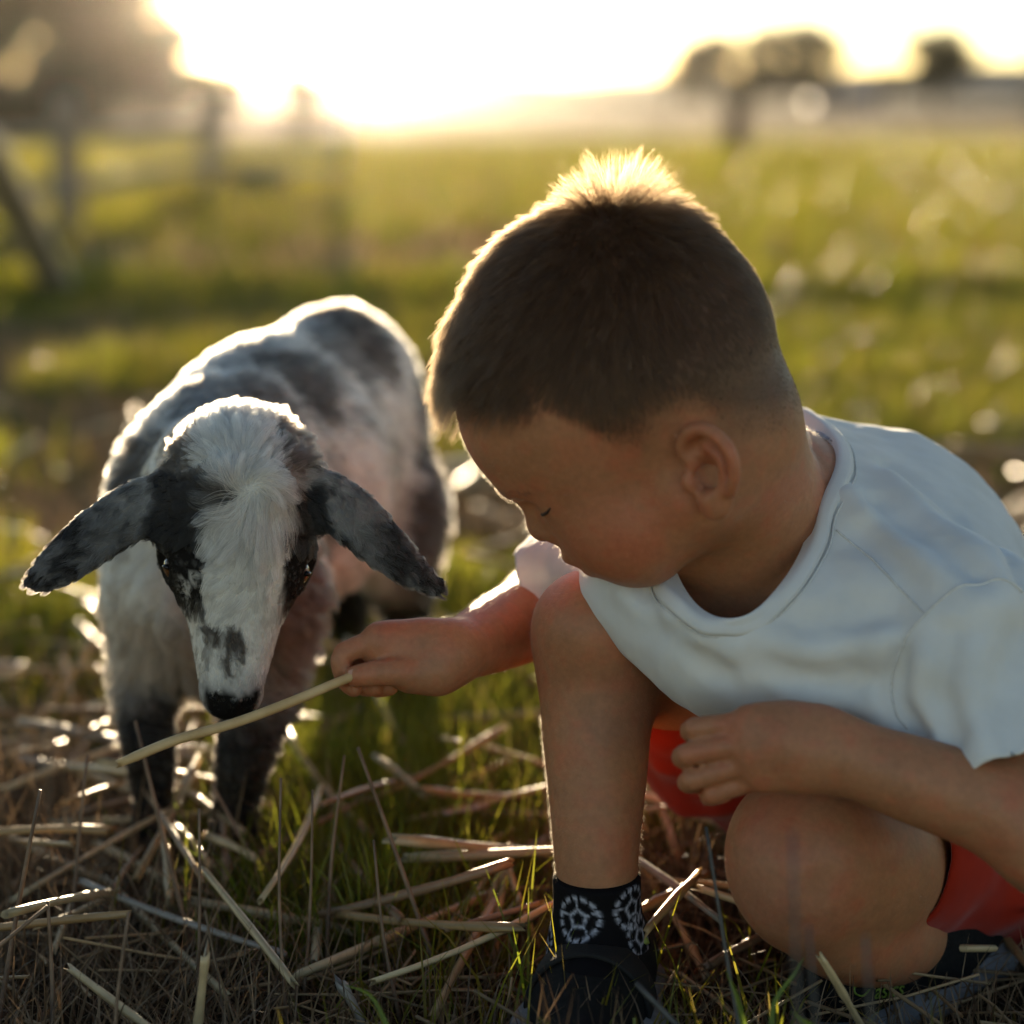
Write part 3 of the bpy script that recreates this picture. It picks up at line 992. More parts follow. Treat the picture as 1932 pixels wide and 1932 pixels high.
for q in (at(296, 1590, 1.465), at(440, 1600, 1.455), at(754, 1396, 1.775), at(650, 1352, 1.88)):
    for s in (-1, 1):
        base = np.array([q[0], q[1], 0]) + GSIDE * s * .0085
        V, F = tube_np([base + [0, 0, .001], base + [0, 0, .012], base + [0, 0, .026]], [.0105, .0098, .008], 10)
        mesh_np("hoof", V, F, hoof_mat, parent=goat)
# ------------------------------------------------------------------ the crouching child
HS = 0.935
_p, _y, _r = math.radians(27), math.radians(12), math.radians(-15)
b_f = nrm(math.cos(_p) * (-math.cos(_y) * RIGHT + math.sin(_y) * FWD) - math.sin(_p) * UP)     # where the face points
_l0 = -math.sin(_y) * RIGHT - math.cos(_y) * FWD
_l0 = nrm(_l0 - b_f * (_l0 @ b_f))
_t0 = np.cross(b_f, _l0); _t0 = _t0 if _t0 @ UP > 0 else -_t0
b_l = _l0 * math.cos(_r) + _t0 * math.sin(_r)                                                   # his left, towards the camera
b_t = _t0 * math.cos(_r) - _l0 * math.sin(_r)
HM = np.stack([b_f, b_l, b_t])
HO = at(1287, 893, 1.098) - b_l * .066 * HS
def Hp(f, l, t):
    return HO + (f * b_f + l * b_l + t * b_t) * (.001 * HS)
def Hl(p):
    return (p - HO) @ HM.T * (1000.0 / HS)
def hell(c, r, m=None):
    return Ell(Hp(*c), np.array(r, float) * .001 * HS, HM if m is None else m)
def hcone(a, b, ra, rb=None, flat=None):
    return Cone(Hp(*a), Hp(*b), ra * .001 * HS, None if rb is None else rb * .001 * HS, flat)
def hchain(pts, rad, flat=None):
    return chain([Hp(*q) for q in pts], [r * .001 * HS for r in rad], flat, sub=2)

NB = at(1430, 1035, 1.225)                 # pit of the neck
head = [
    ('+', 0, hell((10, 0, 63), (92, 68, 90))),
    ('+', .03, hell((48, 0, 54), (55, 54, 48))),
    ('+', .03, hell((-14, 0, 40), (42, 53, 44))),
    ('+', .025, hell((48, 0, 0), (40, 48, 48))),
    ('+', .02, hcone((6, 40, -22), (42, 22, -42), 19, 17)),
    ('+', .02, hcone((6, -40, -22), (42, -22, -42), 19, 17)),
    ('+', .018, hell((50, 29, -20), (27, 24, 27))),
    ('+', .018, hell((50, -29, -20), (27, 24, 27))),
    ('+', .016, hell((57, 0, -44), (15, 19, 14))),
    ('+', .014, hell((70, 0, -24), (18, 25, 17))),                       # muzzle of the mouth
    ('+', .010, hell((85, 15, 30), (15, 20, 12))),
    ('+', .010, hell((85, -15, 30), (15, 20, 12))),
    ('-', .010, hell((98, 27, 13), (11, 13, 8))),
    ('-', .010, hell((98, -27, 13), (11, 13, 8))),
    ('+', .006, hell((71, 27, 13), (13.5, 14.5, 11))),
    ('+', .006, hell((71, -27, 13), (13.5, 14.5, 11))),
    ('+', .009, hcone((87, 0, 16), (93, 0, 2), 7, 8)),
    ('+', .006, hell((93, 0, -3), (9.5, 9.5, 8.5))),
    ('+', .005, hell((85, 10, -7), (9.5, 7, 7))),
    ('+', .005, hell((85, -10, -7), (9.5, 7, 7))),
    ('-', .003, hell((92, 5, -13), (4.5, 2.6, 2.6))),
    ('-', .003, hell((92, -5, -13), (4.5, 2.6, 2.6))),
    ('-', .004, hcone((93, 0, -17), (93, 0, -22), 1.5)),
    ('+', .004, hell((84, 0, -24.5), (9.5, 17, 5.6))),
    ('+', .004, hell((76.5, 0, -37), (9, 14, 5.6))),
    ('-', .0025, hchain([(70, 23, -29.5), (81, 12, -31), (90, 0, -31.5), (81, -12, -31), (70, -23, -29.5)], [1.6] * 5)),
    ('-', .004, hcone((76, 8, -46), (76, -8, -46), 2)),
    ('-', .004, hchain([(75.5, 40, 19), (80.5, 29, 22), (81.5, 18, 20)], [.6] * 3)),
    ('-', .003, hchain([(75.5, -40, 19), (80.5, -29, 22), (81.5, -18, 20)], [.9] * 3)),
    # neck
    ('+', .028, Cone(Hp(-18, 0, -10), NB + FWD * .01 - RIGHT * .004, .044, .045)),
    ('+', .02, Cone(Hp(-30, 0, 2), at(1425, 980, 1.25), .033, .037)),
    ('+', .03, Cone(NB, at(1530, 1145, 1.29), .048, .056)),
    ('+', .03, Cone(NB + FWD * .02, at(1330, 1120, 1.28), .045, .05)),
]
# ears: a bowl, the rolled helix, antihelix, tragus, lobe
def ear(sd):
    eb = nrm(-math.cos(math.radians(28)) * b_f + sd * math.sin(math.radians(28)) * b_l)
    et = nrm(b_t * math.cos(math.radians(20)) - b_f * math.sin(math.radians(20)))
    eb = nrm(eb - et * (eb @ et))
    en = np.cross(eb, et); en = en if en @ (b_l * sd) > 0 else -en
    O = Hp(-3, 63 * sd, -3)
    m = np.stack([eb, et, en])
    def E(b, t, n=0):
        return O + (b * 1.08 * eb + t * .88 * et + n * en) * .001
    def ch(pts, r, k):
        return ('+', k, chain([E(*q) for q in pts], [x * .001 for x in r], sub=2))
    return [
        ('+', .006, Ell(E(13, 3, 1), np.array([15, 22, 4.6]) * .001, m)),
        ('-', .003, Ell(E(11, -2, 6), np.array([9.5, 12.5, 9]) * .001, m)),
        ('-', .003, Ell(E(12, 17, 6), np.array([9, 6, 4.5]) * .001, m)),
        ch([(5, 5, 2), (0, 12, 3), (1, 20, 4), (8, 27.5, 6), (17, 28.5, 7.5), (25, 22, 8.5), (29, 12, 8.5), (28.5, 0, 8), (24.5, -10, 6)], [2.4, 3.0, 3.6, 3.9, 3.9, 3.8, 3.6, 3.3, 2.8], .0022),
        ch([(13, 17, 3), (20, 12, 4.5), (21.5, 2, 4.5), (18, -9, 4.5), (11, -14, 4)], [2.2, 2.5, 2.6, 2.6, 2.2], .003),
        ('+', .004, Ell(E(1, -4, 3.5), np.array([4.2, 5.5, 3.5]) * .001, m)),
        ('+', .006, Ell(E(13, -18.5, 3), np.array([8.5, 8, 4]) * .001, m)),
        ('-', .002, Ell(E(6.5, -1, -1), np.array([3, 3.5, 6]) * .001, m)),
    ]
head += ear(1) + ear(-1)

S1 = at(1800, 1195, 1.165); S2 = at(1145, 1056, 1.38)
HC = at(1790, 1480, 1.47)
KN = at(1505, 1610, 1.155)                # near knee
KF = at(1120, 1165, 1.215)                # far knee
ELB = at(1995, 1590, 1.10)
# near arm and hand -----------------------------------------------------
hz = 1.098
arm_near = [
    ('+', 0, chain([S1, at(1905, 1400, 1.14), ELB], [.036, .031, .026])),
    ('+', .02, chain([ELB, at(1860, 1520, 1.10), at(1720, 1470, 1.10), at(1590, 1425, 1.10), at(1540, 1412, 1.10)], [.027, .0245, .0225, .0190, .0185])),
    ('+', .016, Cone(at(1535, 1411, hz), at(1450, 1408, hz), .0190, .0195, flat=(FWD, .62))),
    ('+', .012, Cone(at(1480, 1375, hz), at(1410, 1364, hz - .003), .0112, .0078)),
    ('+', .012, Cone(at(1500, 1440, hz), at(1440, 1462, hz), .0112, .0074)),
    ('+', .012, Cone(at(1470, 1400, hz - .004), at(1422, 1416, hz - .004), .0122, .0080)),
]
def finger(k, r, *pts):
    return ('+', k, chain([at(*q) for q in pts], list(r), sub=2))
near_fingers = [
    [finger(0, (0.0061, 0.0058, 0.0054, 0.0047), (1390, 1366, hz), (1312, 1374, hz + .002), (1306, 1384, hz + .016), (1330, 1392, hz + .026))],
    [finger(0, (0.0063, 0.0060, 0.0056, 0.0048), (1385, 1405, hz - .003), (1297, 1423, hz), (1292, 1432, hz + .015), (1318, 1436, hz + .026))],
    [finger(0, (0.0061, 0.0059, 0.0054, 0.0047), (1400, 1443, hz - .001), (1306, 1471, hz + .003), (1304, 1478, hz + .017), (1330, 1478, hz + .026))],
    [finger(0, (0.0056, 0.0052, 0.0048, 0.0043), (1418, 1473, hz + .003), (1343, 1499, hz + .006), (1344, 1503, hz + .019), (1366, 1500, hz + .026))],
    [finger(0, (.0070, .0066, .0058), (1450, 1400, hz + .02), (1380, 1375, hz + .032), (1335, 1385, hz + .036))],
]
# far arm and hand with the straw ----------------------------------------
far = 1.215
arm_far = [
    ('+', 0, chain([S2, at(1105, 1100, 1.37), at(1045, 1146, 1.335)], [.034, .032, .0280])),
    ('+', .02, chain([at(1045, 1146, 1.335), at(950, 1189, 1.275), at(868, 1226, 1.225), at(838, 1234, far)], [.0280, .0235, .0178, .0166])),
    ('+', .014, Cone(at(835, 1235, far), at(742, 1236, far - .002), .0165, .0165, flat=(FWD, .74))),
    ('+', .010, Cone(at(790, 1208, far), at(714, 1206, far - .006), .0105, .0090)),      # index knuckle ridge
    ('+', .010, Cone(at(820, 1270, far - .006), at(775, 1274, far - .010), .0120, .0100)),    # ball of the thumb
]
far_fingers = [
    [finger(0, (.0070, .0064, .0058, .0050), (716, 1208, far - .004), (650, 1232, far - .010), (645, 1262, far - .010), (650, 1280, far - .008))],
    [finger(0, (.0066, .0062, .0056, .0048), (712, 1218, far + .008), (652, 1246, far + .004), (652, 1284, far + .003), (668, 1300, far + .000))],
    [finger(0, (.0064, .0060, .0054, .0046), (718, 1236, far + .016), (672, 1268, far + .014), (684, 1296, far + .010), (708, 1298, far + .004))],
    [finger(0, (.0058, .0054, .0050, .0042), (730, 1254, far + .020), (700, 1282, far + .020), (712, 1300, far + .014), (738, 1298, far + .008))],
    [finger(0, (.0098, .0078, .0070, .0062), (790, 1270, far - .010), (735, 1268, far - .018), (695, 1272, far - .020), (671, 1276, far - .018))],
]
# legs --------------------------------------------------------------------
AN_F = at(1128, 1700, 1.21)
leg_far = [
    ('+', 0, chain([at(1122, 1194, 1.222), at(1122, 1272, 1.222), at(1124, 1362, 1.22), at(1126, 1450, 1.216), at(1125, 1560, 1.212), at(1126, 1660, 1.212), at(1128, 1780, 1.22)], [.0285, .0300, .0312, .0290, .0256, .0232, .0228])),
    ('+', .014, Ell(at(1104, 1176, 1.21), (.023, .03, .024))),
    ('+', .03, Cone(at(1128, 1204, 1.222), at(1330, 1275, 1.31), .029, .044)),
    ('+', .03, Cone(at(1330, 1265, 1.31), HC + np.array([-.07, .02, 0]), .044, .060)),
]
leg_near = [
    ('+', 0, Ell(at(1520, 1617, 1.165), (.0345, .036, .037))),
    ('+', .04, Cone(at(1530, 1600, 1.185), at(1700, 1590, 1.30), .036, .046)),
    ('+', .04, Cone(at(1700, 1585, 1.30), HC + np.array([.05, -.02, -.02]), .046, .060)),
    ('+', .04, Ell(at(1610, 1635, 1.215), (.046, .05, .042))),
    ('+', .03, Ell(at(1492, 1640, 1.165), (.020, .026, .034))),
    ('+', .010, Ell(at(1500, 1655, 1.1375), (.016, .0125, .019))),        # kneecap
    ('-', .014, Ell(at(1452, 1690, 1.112), (.008, .010, .012))),
    ('-', .014, Ell(at(1560, 1690, 1.112), (.008, .010, .012))),
]
calf_near = [
    ('+', 0, chain([at(1520, 1700, 1.178), at(1600, 1748, 1.205), at(1690, 1765, 1.25), at(1775, 1775, 1.31)], [.0290, .0320, .0300, .0215], k=.03)),
]
torso_core = [
    ('+', 0, Cone(NB + FWD * .03, HC, .075, .085)),
    ('+', .04, Cone(NB + FWD * .02, S1, .045, .036)),
    ('+', .04, Cone(NB + FWD * .02, S2, .045, .036)),
]
groups_boy = [head, torso_core, arm_near, arm_far, leg_far, leg_near + [('+', .007, calf_near[0][2])]]
# the palm and its fingers blend a little at the knuckles
arm_near += [('+', .0022, near_fingers[i][0][2]) for i in range(5)]
arm_far += [('+', .002, far_fingers[i][0][2]) for i in range(5)]
bV, bQ = mesh_sdf(groups_boy, (-.14, .98, -.01), (.38, 1.60, .52), .0019, join=.0012)
bV = smooth_verts(bV, bQ, 2)
bN = vnormals(bV, bQ)
boy = empty("person", (float(AN_F[0]), float(AN_F[1]), 0))
tag(boy, "child in white t-shirt and red shorts crouching, holding a straw out to the goat", "person")

# ---- skin -----------------------------------------------------------------
def skin_colours(V):
    n1 = fbm(V, 35, 101, 3); n2 = fbm(V, 140, 103, 2)
    base = np.array([.42, .185, .090])
    c = np.tile(base, (len(V), 1)) * (.84 + .32 * n1[:, None]) * (.93 + .14 * n2[:, None])
    red = np.array([.46, .125, .060])
    h = Hl(V)
    hd = np.abs(h[:, 2]) < 200
    m = np.exp(-((h[:, 0] - 50) / 30) ** 2 - ((h[:, 2] + 15) / 28) ** 2) * .55          # flushed cheeks
    m = m + .5 * np.exp(-((h[:, 0] + 18) / 18) ** 2 - (h[:, 2] / 26) ** 2) * (np.abs(h[:, 1]) > 58)
    for q, r in ((KN, .03), (KF, .03), (at(1400, 1420, 1.1), .03), (at(700, 1250, 1.21), .025)):
        m = m + .35 * np.exp(-((V - q) ** 2).sum(1) / r ** 2) * (.4 + n2)
    m = m + .35 * sstep(.5, .68, n1) + .25 * sstep(.52, .66, n2)
    m = np.clip(m, 0, .8)[:, None]
    c = c * (1 - m) + red * m
    lip = np.exp(-((h[:, 0] - 81) / 9) ** 2 - (h[:, 1] / 17) ** 4 - ((h[:, 2] + .35 * (h[:, 0] - 81) + 31) / 7) ** 4)[:, None]
    c = c * (1 - .6 * lip) + np.array([.50, .17, .13]) * .6 * lip
    # dust and scuffs on shins, knees and forearm
    du = sstep(.55, .66, fbm(V, 95, 131, 3)) * sstep(.30, .20, V[:, 2]) * .22
    c = c * (1 - du[:, None]) + np.array([.24, .115, .06]) * du[:, None]
    # bruised, dusty knees
    sh = np.exp(-((V - at(1480, 1720, 1.14)) ** 2).sum(1) / .03 ** 2)[:, None] * .25
    c = c * (1 - sh) + np.array([.30, .14, .13]) * sh
    return c
skin_mat = tint_mat("skin", rough=.5, spec=.4, var=.22, nscale=260, bump=.45, bscale=700, bdist=.0006, sub=.35, subscale=.006, subr=(1, .32, .16))
bcol = skin_colours(bV)
hl = Hl(bV)
# the scalp under the hair is darkened by the stubble on it
def hair_mask(h):
    f, l, t = h[:, 0], np.abs(h[:, 1]), h[:, 2]
    lim = np.interp(f, [-110, -60, -45, -33, -26, -18, 0, 12, 25, 34, 47, 77, 92, 115], [-22, -18, -8, 2, 18, 24, 24, 17, 26, 42, 62, 76, 87, 94])
    return t - lim
hmv = hair_mask(hl)
near_head = (np.abs(hl[:, 1]) < 80) & (hl[:, 0] < 112) & (hl[:, 0] > -110) & (hl[:, 2] > -45)
fade_w = np.where(hl[:, 0] > 55, 9, 30)
hm_w = np.clip((hmv + 2 + 1.5 * (fbm(bV, 60, 7, 2) - .5)) / fade_w, 0, 1) * near_head
bcol = bcol * (1 - .80 * hm_w[:, None]) + np.array([.055, .032, .019]) * .80 * hm_w[:, None]
body = mesh_np("body", bV, bQ, skin_mat, parent=boy, colors=bcol)

# nails
nail_mat = noise_mat("nail", (.50, .25, .17), (.56, .30, .21), 300, .45)
def nail(c, u, n, w=.0042, ln=.0052):
    c, u, n = np.asarray(c), nrm(u), nrm(n)
    n = nrm(n - u * (n @ u)); s = np.cross(u, n)
    pts = []
    for i in np.linspace(-1, 1, 7):
        for j in np.linspace(-1, 1, 7):
            x, y = i * math.sqrt(1 - .35 * j * j), j
            pts.append(c + s * x * w * .9 + u * y * ln * .85 - n * (.0016 * i * i + .0006 * j * j))
    q = [(a * 7 + b, a * 7 + b + 1, (a + 1) * 7 + b + 1, (a + 1) * 7 + b) for a in range(6) for b in range(6)]
    return mesh_np("nail", np.array(pts), np.array(q), nail_mat, parent=boy)
nail(at(674, 1275, far - .0243), at(660, 1278, far) - at(700, 1272, far), -FWD, .0046, .0056)

# ---- hair -----------------------------------------------------------------
def boy_hair():
    rs = np.random.default_rng(11)
    dens = np.where(near_head & (hmv > -4), 1.35e6 * np.clip((hmv + 3) / np.where(hl[:, 0] > 55, 8, 12), .0, 1), 0)
    dens = np.where((np.abs(hl[:, 1]) > 66) & (hl[:, 2] < 30), 0, dens)        # not on the ears
    T, w, p = sample_surface(bV, bQ, dens, rs)
    N = nrows((bN[T] * w[:, :, None]).sum(1))
    h = Hl(p); f, l, t = h[:, 0], h[:, 1], h[:, 2]
    # growth radiates from a whorl on the crown
    W = np.array([-30.0, 4.0, 140.0])
    r = h - W
    away = r[:, :1] * b_f + r[:, 1:2] * b_l + r[:, 2:] * b_t
    away = nrows(away - N * (away * N).sum(1, keepdims=True))
    ax = nrows(np.cross(N, away))
    dist = np.linalg.norm(r, axis=1)
    d = away + ax * (.6 * np.exp(-dist / 35))[:, None]
    topm = sstep(85, 120, t + .2 * f)
    fwd_top = sstep(-20, 20, f) * sstep(65, 95, t)
    d = d + b_f * (.55 * fwd_top)[:, None]
    d = d + b_t * (-.45 * sstep(75, 40, t))[:, None]
    d = d + rs.normal(0, .13, d.shape)
    d = nrows(d - N * (d * N).sum(1, keepdims=True))
    # length: clipped sides fading to a longer top and fringe
    L = 3.5 + 8 * sstep(25, 75, t) + 7 * sstep(70, 110, t + .12 * f)
    L = L * (1 - .3 * sstep(-15, -55, f) * sstep(130, 95, t))
    edge_ = np.clip(hair_mask(h) / 26, 0, 1)
    L = np.where(f > 50, L, 2.0 + (L - 2.0) * edge_)
    fr = sstep(55, 90, f) * sstep(60, 80, t + 6)
    L = L + 7 * fr
    tuft = np.exp(-((h - W) ** 2).sum(1) / 16.0 ** 2)
    L = L + 16 * tuft
    L = L * (.75 + .5 * fbm(p, 90, 33, 2)) * rs.uniform(.72, 1.2, len(p)) * .001
    lift = .28 + .18 * topm + 2.2 * tuft ** 1.5 + .12 * fr
    lift = lift * rs.uniform(.6, 1.4, len(p))
    k = 6
    s = np.linspace(0, 1, k)[None, :, None]
    v0 = nrows(N * (lift * 1.7)[:, None] + d)
    v1 = nrows(N * (lift * .5)[:, None] + d + (RIGHT * .35 * tuft[:, None] + UP * .6 * tuft[:, None]) - UP * .15 * fr[:, None] + rs.normal(0, .10, d.shape))
    pts = p[:, None] - N[:, None] * .0005 + L[:, None, None] * (v0[:, None] * (s - .5 * s * s) + v1[:, None] * (.5 * s * s))
    c = np.array([.078, .038, .017]) * rs.uniform(.65, 1.35, (len(p), 1)) * (1 + .3 * rs.random((len(p), 1)) * np.array([1.1, .9, .7]))
    rad = .00004 + .000045 * np.clip(hair_mask(h) / 18, 0, 1)
    pts, nr = clumped(pts, rs, 16, .5, amount=sstep(.005, .011, L))
    c = c * (1 + (rs.uniform(.7, 1.25, nr.max() + 1)[nr] - 1) * sstep(.005, .011, L))[:, None]
    ob = hair_object("hair", pts, rad, hair_mat("child_hair", .28, .62), boy, c, tip=.35)
    # brow
    db = np.exp(-((hl[:, 2] - (31 - .012 * (np.abs(hl[:, 1]) - 22) ** 2)) / 2.2) ** 2) * (np.abs(np.abs(hl[:, 1]) - 25) < 18) * (hl[:, 0] > 60)
    T, w, p = sample_surface(bV, bQ, db * .8e6, rs)
    N = nrows((bN[T] * w[:, :, None]).sum(1))
    sg = np.sign(Hl(p)[:, 1:2])
    d = sg * b_l * .9 - b_f * .3 + rs.normal(0, .2, N.shape)
    d = nrows(d - N * (d * N).sum(1, keepdims=True))
    L = rs.uniform(.003, .006, len(p))
    s4 = np.linspace(0, 1, 4)[None, :, None]
    pts = p[:, None] + L[:, None, None] * s4 * nrows(d + N * .25)[:, None]
    hair_object("eyebrow", pts, .00006, bpy.data.materials["child_hair"], boy, np.tile([.11, .06, .035], (len(p), 1)))
    return ob
hair_ob = boy_hair()
def down():
    rs = np.random.default_rng(17)
    dens = np.where(hm_w > .05, 0, 1.6e5)
    T, w, p = sample_surface(bV, bQ, dens, rs)
    N = nrows((bN[T] * w[:, :, None]).sum(1))
    d = nrows(-UP * .8 - RIGHT * .3 + rs.normal(0, .35, N.shape))
    d = nrows(d - N * (d * N).sum(1, keepdims=True))
    L = rs.uniform(.0012, .0034, len(p))
    s4 = np.linspace(0, 1, 4)[None, :, None]
    pts = p[:, None] + L[:, None, None] * (nrows(N * .8 + d)[:, None] * s4)
    hair_object("body_down", pts, .000016, hair_mat("down_hair", .4), boy, np.tile([.40, .26, .15], (len(p), 1)))
down()
def project_to(g, p, off=0.0, it=6):
    p = p.copy()
    for k in range(it):
        d = eval_group(g, p) - off
        e = .0006
        gr = np.stack([eval_group(g, p + np.eye(3)[c] * e) - eval_group(g, p - np.eye(3)[c] * e) for c in range(3)], 1) / (2 * e)
        p = p - gr * (d / np.maximum((gr * gr).sum(1), .2))[:, None] * .8
    return p
lash_mat = noise_mat("lash", (.03, .017, .011), (.05, .03, .02), 300, .7)
for sd in (1, -1):
    lp_ = bez([Hp(75.5, 42 * sd, 13.0), Hp(80, 37.5 * sd, 11.2), Hp(83, 33 * sd, 10.2), Hp(84.5, 28 * sd, 9.8)], 24)
    lp_ = project_to(head, lp_, .0001)
    V, F = tube_np(lp_, .00075 * np.sin(np.linspace(.25, 2.9, 24)) + .0002, 6)
    mesh_np("eyelashes", V, F, lash_mat, parent=boy)

# ---- t-shirt ----------------------------------------------------------------
sh_axis = nrm(HC - NB)
sh_side = nrm(S1 - S2); sh_side = nrm(sh_side - sh_axis * (sh_side @ sh_axis))
sh_nrm = np.cross(sh_axis, sh_side); sh_nrm = sh_nrm if sh_nrm @ FWD < 0 else -sh_nrm       # out of the chest
SM = np.stack([sh_side, sh_axis, sh_nrm])
HEM1 = at(1905, 1488, 1.13); UA1 = nrm(at(1945, 1500, 1.12) - S1)
HEM2 = at(1058, 1122, 1.341); UA2 = nrm(at(960, 1180, 1.29) - at(1105, 1085, 1.37))
shirt_g = [
    ('+', 0, Ell(at(1580, 1135, 1.30), (.118, .11, .090), SM)),
    ('+', .05, Ell(at(1690, 1330, 1.38), (.108, .12, .084), SM)),
    ('+', .05, Cone(at(1490, 965, 1.32), at(1640, 1010, 1.34), .052, .066)),
    ('+', .05, Cone(at(1740, 1095, 1.32), at(1800, 1190, 1.28), .052, .054)),
    ('+', .05, Cone(NB + FWD * .02 + UP * -.012, S1, .055, .048)),
    ('+', .05, Cone(NB + FWD * .03, S2, .052, .042)),
    ('+', .04, Ell(at(1385, 1200, 1.185), (.058, .055, .046), SM)),                  # chest sagging over the thigh
    ('+', .04, Ell(at(1560, 1250, 1.19), (.060, .055, .04), SM)),
    ('+', .03, Cone(at(1190, 1116, 1.195), at(1310, 1172, 1.18), .021, .032)),
    ('+', .03, Cone(at(1085, 1062, 1.30), at(1190, 1116, 1.195), .024, .021)),
    ('+', .03, Cone(S1, HEM1 + UA1 * .03, .046, .056)),
    ('+', .02, Cone(S2, HEM2 + UA2 * .03, .043, .0395)),
]
# folds: ridges and valleys that run from the armpits and the collar
fold_px = [
    (.0050, .0050, [(1700, 1240), (1686, 1320), (1735, 1388)], -1),
    (.0045, .0050, [(1668, 1220), (1660, 1310), (1690, 1372)], 1),
    (.0040, .0055, [(1605, 940), (1670, 995), (1760, 1080), (1850, 1140)], 1),
    (.0040, .0055, [(1640, 1005), (1680, 1045), (1720, 1090)], -1),
    (.0038, .0045, [(1680, 905), (1770, 985), (1890, 1090)], 1),
    (.0038, .0050, [(1650, 945), (1740, 1015), (1840, 1085)], -1),
    (.0038, .0040, [(1680, 880), (1800, 965), (1920, 1090)], -1),
    (.0036, .0060, [(1440, 1215), (1560, 1235), (1660, 1215)], 1),
    (.0036, .0060, [(1420, 1250), (1540, 1285), (1665, 1280)], -1),
    (.0032, .0055, [(1380, 1235), (1500, 1305), (1650, 1345)], 1),
    (.0030, .0050, [(1520, 1180), (1600, 1160), (1680, 1150)], -1),
    (.0045, .0050, [(1790, 1200), (1768, 1300), (1800, 1385)], -1),
    (.0045, .0060, [(1840, 1230), (1835, 1340), (1870, 1440)], 1),
    (.0035, .0050, [(1742, 1250), (1735, 1330), (1762, 1395)], 1),
    (.0040, .0060, [(1900, 1130), (1800, 1170), (1755, 1250)], 1),
    (.0035, .0050, [(1925, 1200), (1890, 1300), (1910, 1420)], -1),
    (.0045, .0050, [(1320, 1200), (1250, 1165), (1180, 1120)], 1),
    (.0045, .0045, [(1215, 1105), (1225, 1140), (1250, 1190)], -1),
    (.0040, .0045, [(1290, 1190), (1300, 1220), (1360, 1270)], -1),
]
base_g = list(shirt_g)
folds = []
for amp, wid, px_, sg in fold_px:
    folds.append((amp, wid, [cast(base_g, *q) for q in px_], sg))
def fold_disp(p):
    d = np.zeros(len(p))
    for amp, wid, pts, sg in folds:
        if ((p.mean(0) - pts[1]) ** 2).sum() > .12 ** 2 and len(p) < 6000:
            continue
        best = np.full(len(p), 9.0)
        for q0, q1 in zip(pts, pts[1:]):
            ab = q1 - q0
            t = np.clip((p - q0) @ ab / (ab @ ab), 0, 1)
            pa = p - q0; best = np.minimum(best, np.einsum('ij,ij->i', pa, pa) - t * (2 * (pa @ ab) - t * (ab @ ab)))
        # fold width measured mostly across the line (depth forgiving)
        d -= 1.55 * sg * amp * np.exp(-best / (wid * 1.9) ** 2)
    d += .0011 * (fbm(p @ SM.T * np.array([1, .4, 1]), 95, 67, 2) - .5) * 2
    d += .0030 * (fbm(p @ SM.T * np.array([1, .55, 1]), 26, 61, 2) - .5) * 2
    return d
shirt_g.append(('d', 0, Fn(fold_disp)))
sV, sQ = mesh_sdf([shirt_g], (-.13, .98, .0), (.42, 1.66, .50), .0023)
sV = smooth_verts(sV, sQ, 3)

collar_px = [(1488, 796, 1.315), (1526, 872, 1.262), (1536, 960, 1.205), (1500, 1066, 1.152), (1425, 1152, 1.128), (1350, 1166, 1.132),
             (1290, 1112, 1.160), (1262, 1010, 1.235), (1325, 880, 1.305), (1420, 805, 1.33)]
loop = np.array([at(*q) for q in collar_px])
loop = bez(np.concatenate([loop[-3:], loop, loop[:3]]), 16 * 12 - 11)
seg = (len(loop) - 1) / 15.0
loop = loop[int(round(3 * seg)):int(round(13 * seg))]
lc = loop.mean(0)
_, _, vt = np.linalg.svd(loop - lc)
ln = vt[2]; ln = ln if ln @ (HO - lc) > 0 else -ln
e1 = nrm(vt[0]); e2 = np.cross(ln, e1)
def in_poly(p, poly):
    x, y = p[:, 0], p[:, 1]
    ins = np.zeros(len(p), bool)
    j = len(poly) - 1
    for i in range(len(poly)):
        xi, yi = poly[i]; xj, yj = poly[j]
        c = ((yi > y) != (yj > y)) & (x < (xj - xi) * (y - yi) / (yj - yi + 1e-15) + xi)
        ins ^= c; j = i
    return ins
lp2 = np.stack([(loop - lc) @ e1, (loop - lc) @ e2], 1)
# ribbed collar: a band from the neck edge out onto the shirt
out2 = lp2 * (1 + .0155 / np.linalg.norm(lp2, axis=1, keepdims=True))
outer = lc + out2[:, :1] * e1 + out2[:, 1:] * e2 + ((loop - lc) @ ln)[:, None] * ln - ln * .003
outer = project_to(shirt_g, outer, .0012)
inner = loop
rows = []
for u in np.linspace(0, 1, 7):
    r_ = inner * (1 - u) + outer * u
    bul = .0022 * math.sin(math.pi * min(1, u * 1.0)) 
    r_ = r_ + bul * nrows((r_ - lc) * .4 + ln)
    if u > .4:
        r_ = project_to(shirt_g, r_, .0022 * min(1, (1 - u) * 3 + .5))
    rows.append(r_)
def smooth_loop(a, it):
    for k in range(it):
        a = .5 * a + .25 * (np.roll(a, 1, 0) + np.roll(a, -1, 0))
    return a
rows = [smooth_loop(r_, 4) for r_ in rows]
grow = np.stack([(rows[4] - lc) @ e1, (rows[4] - lc) @ e2], 1)
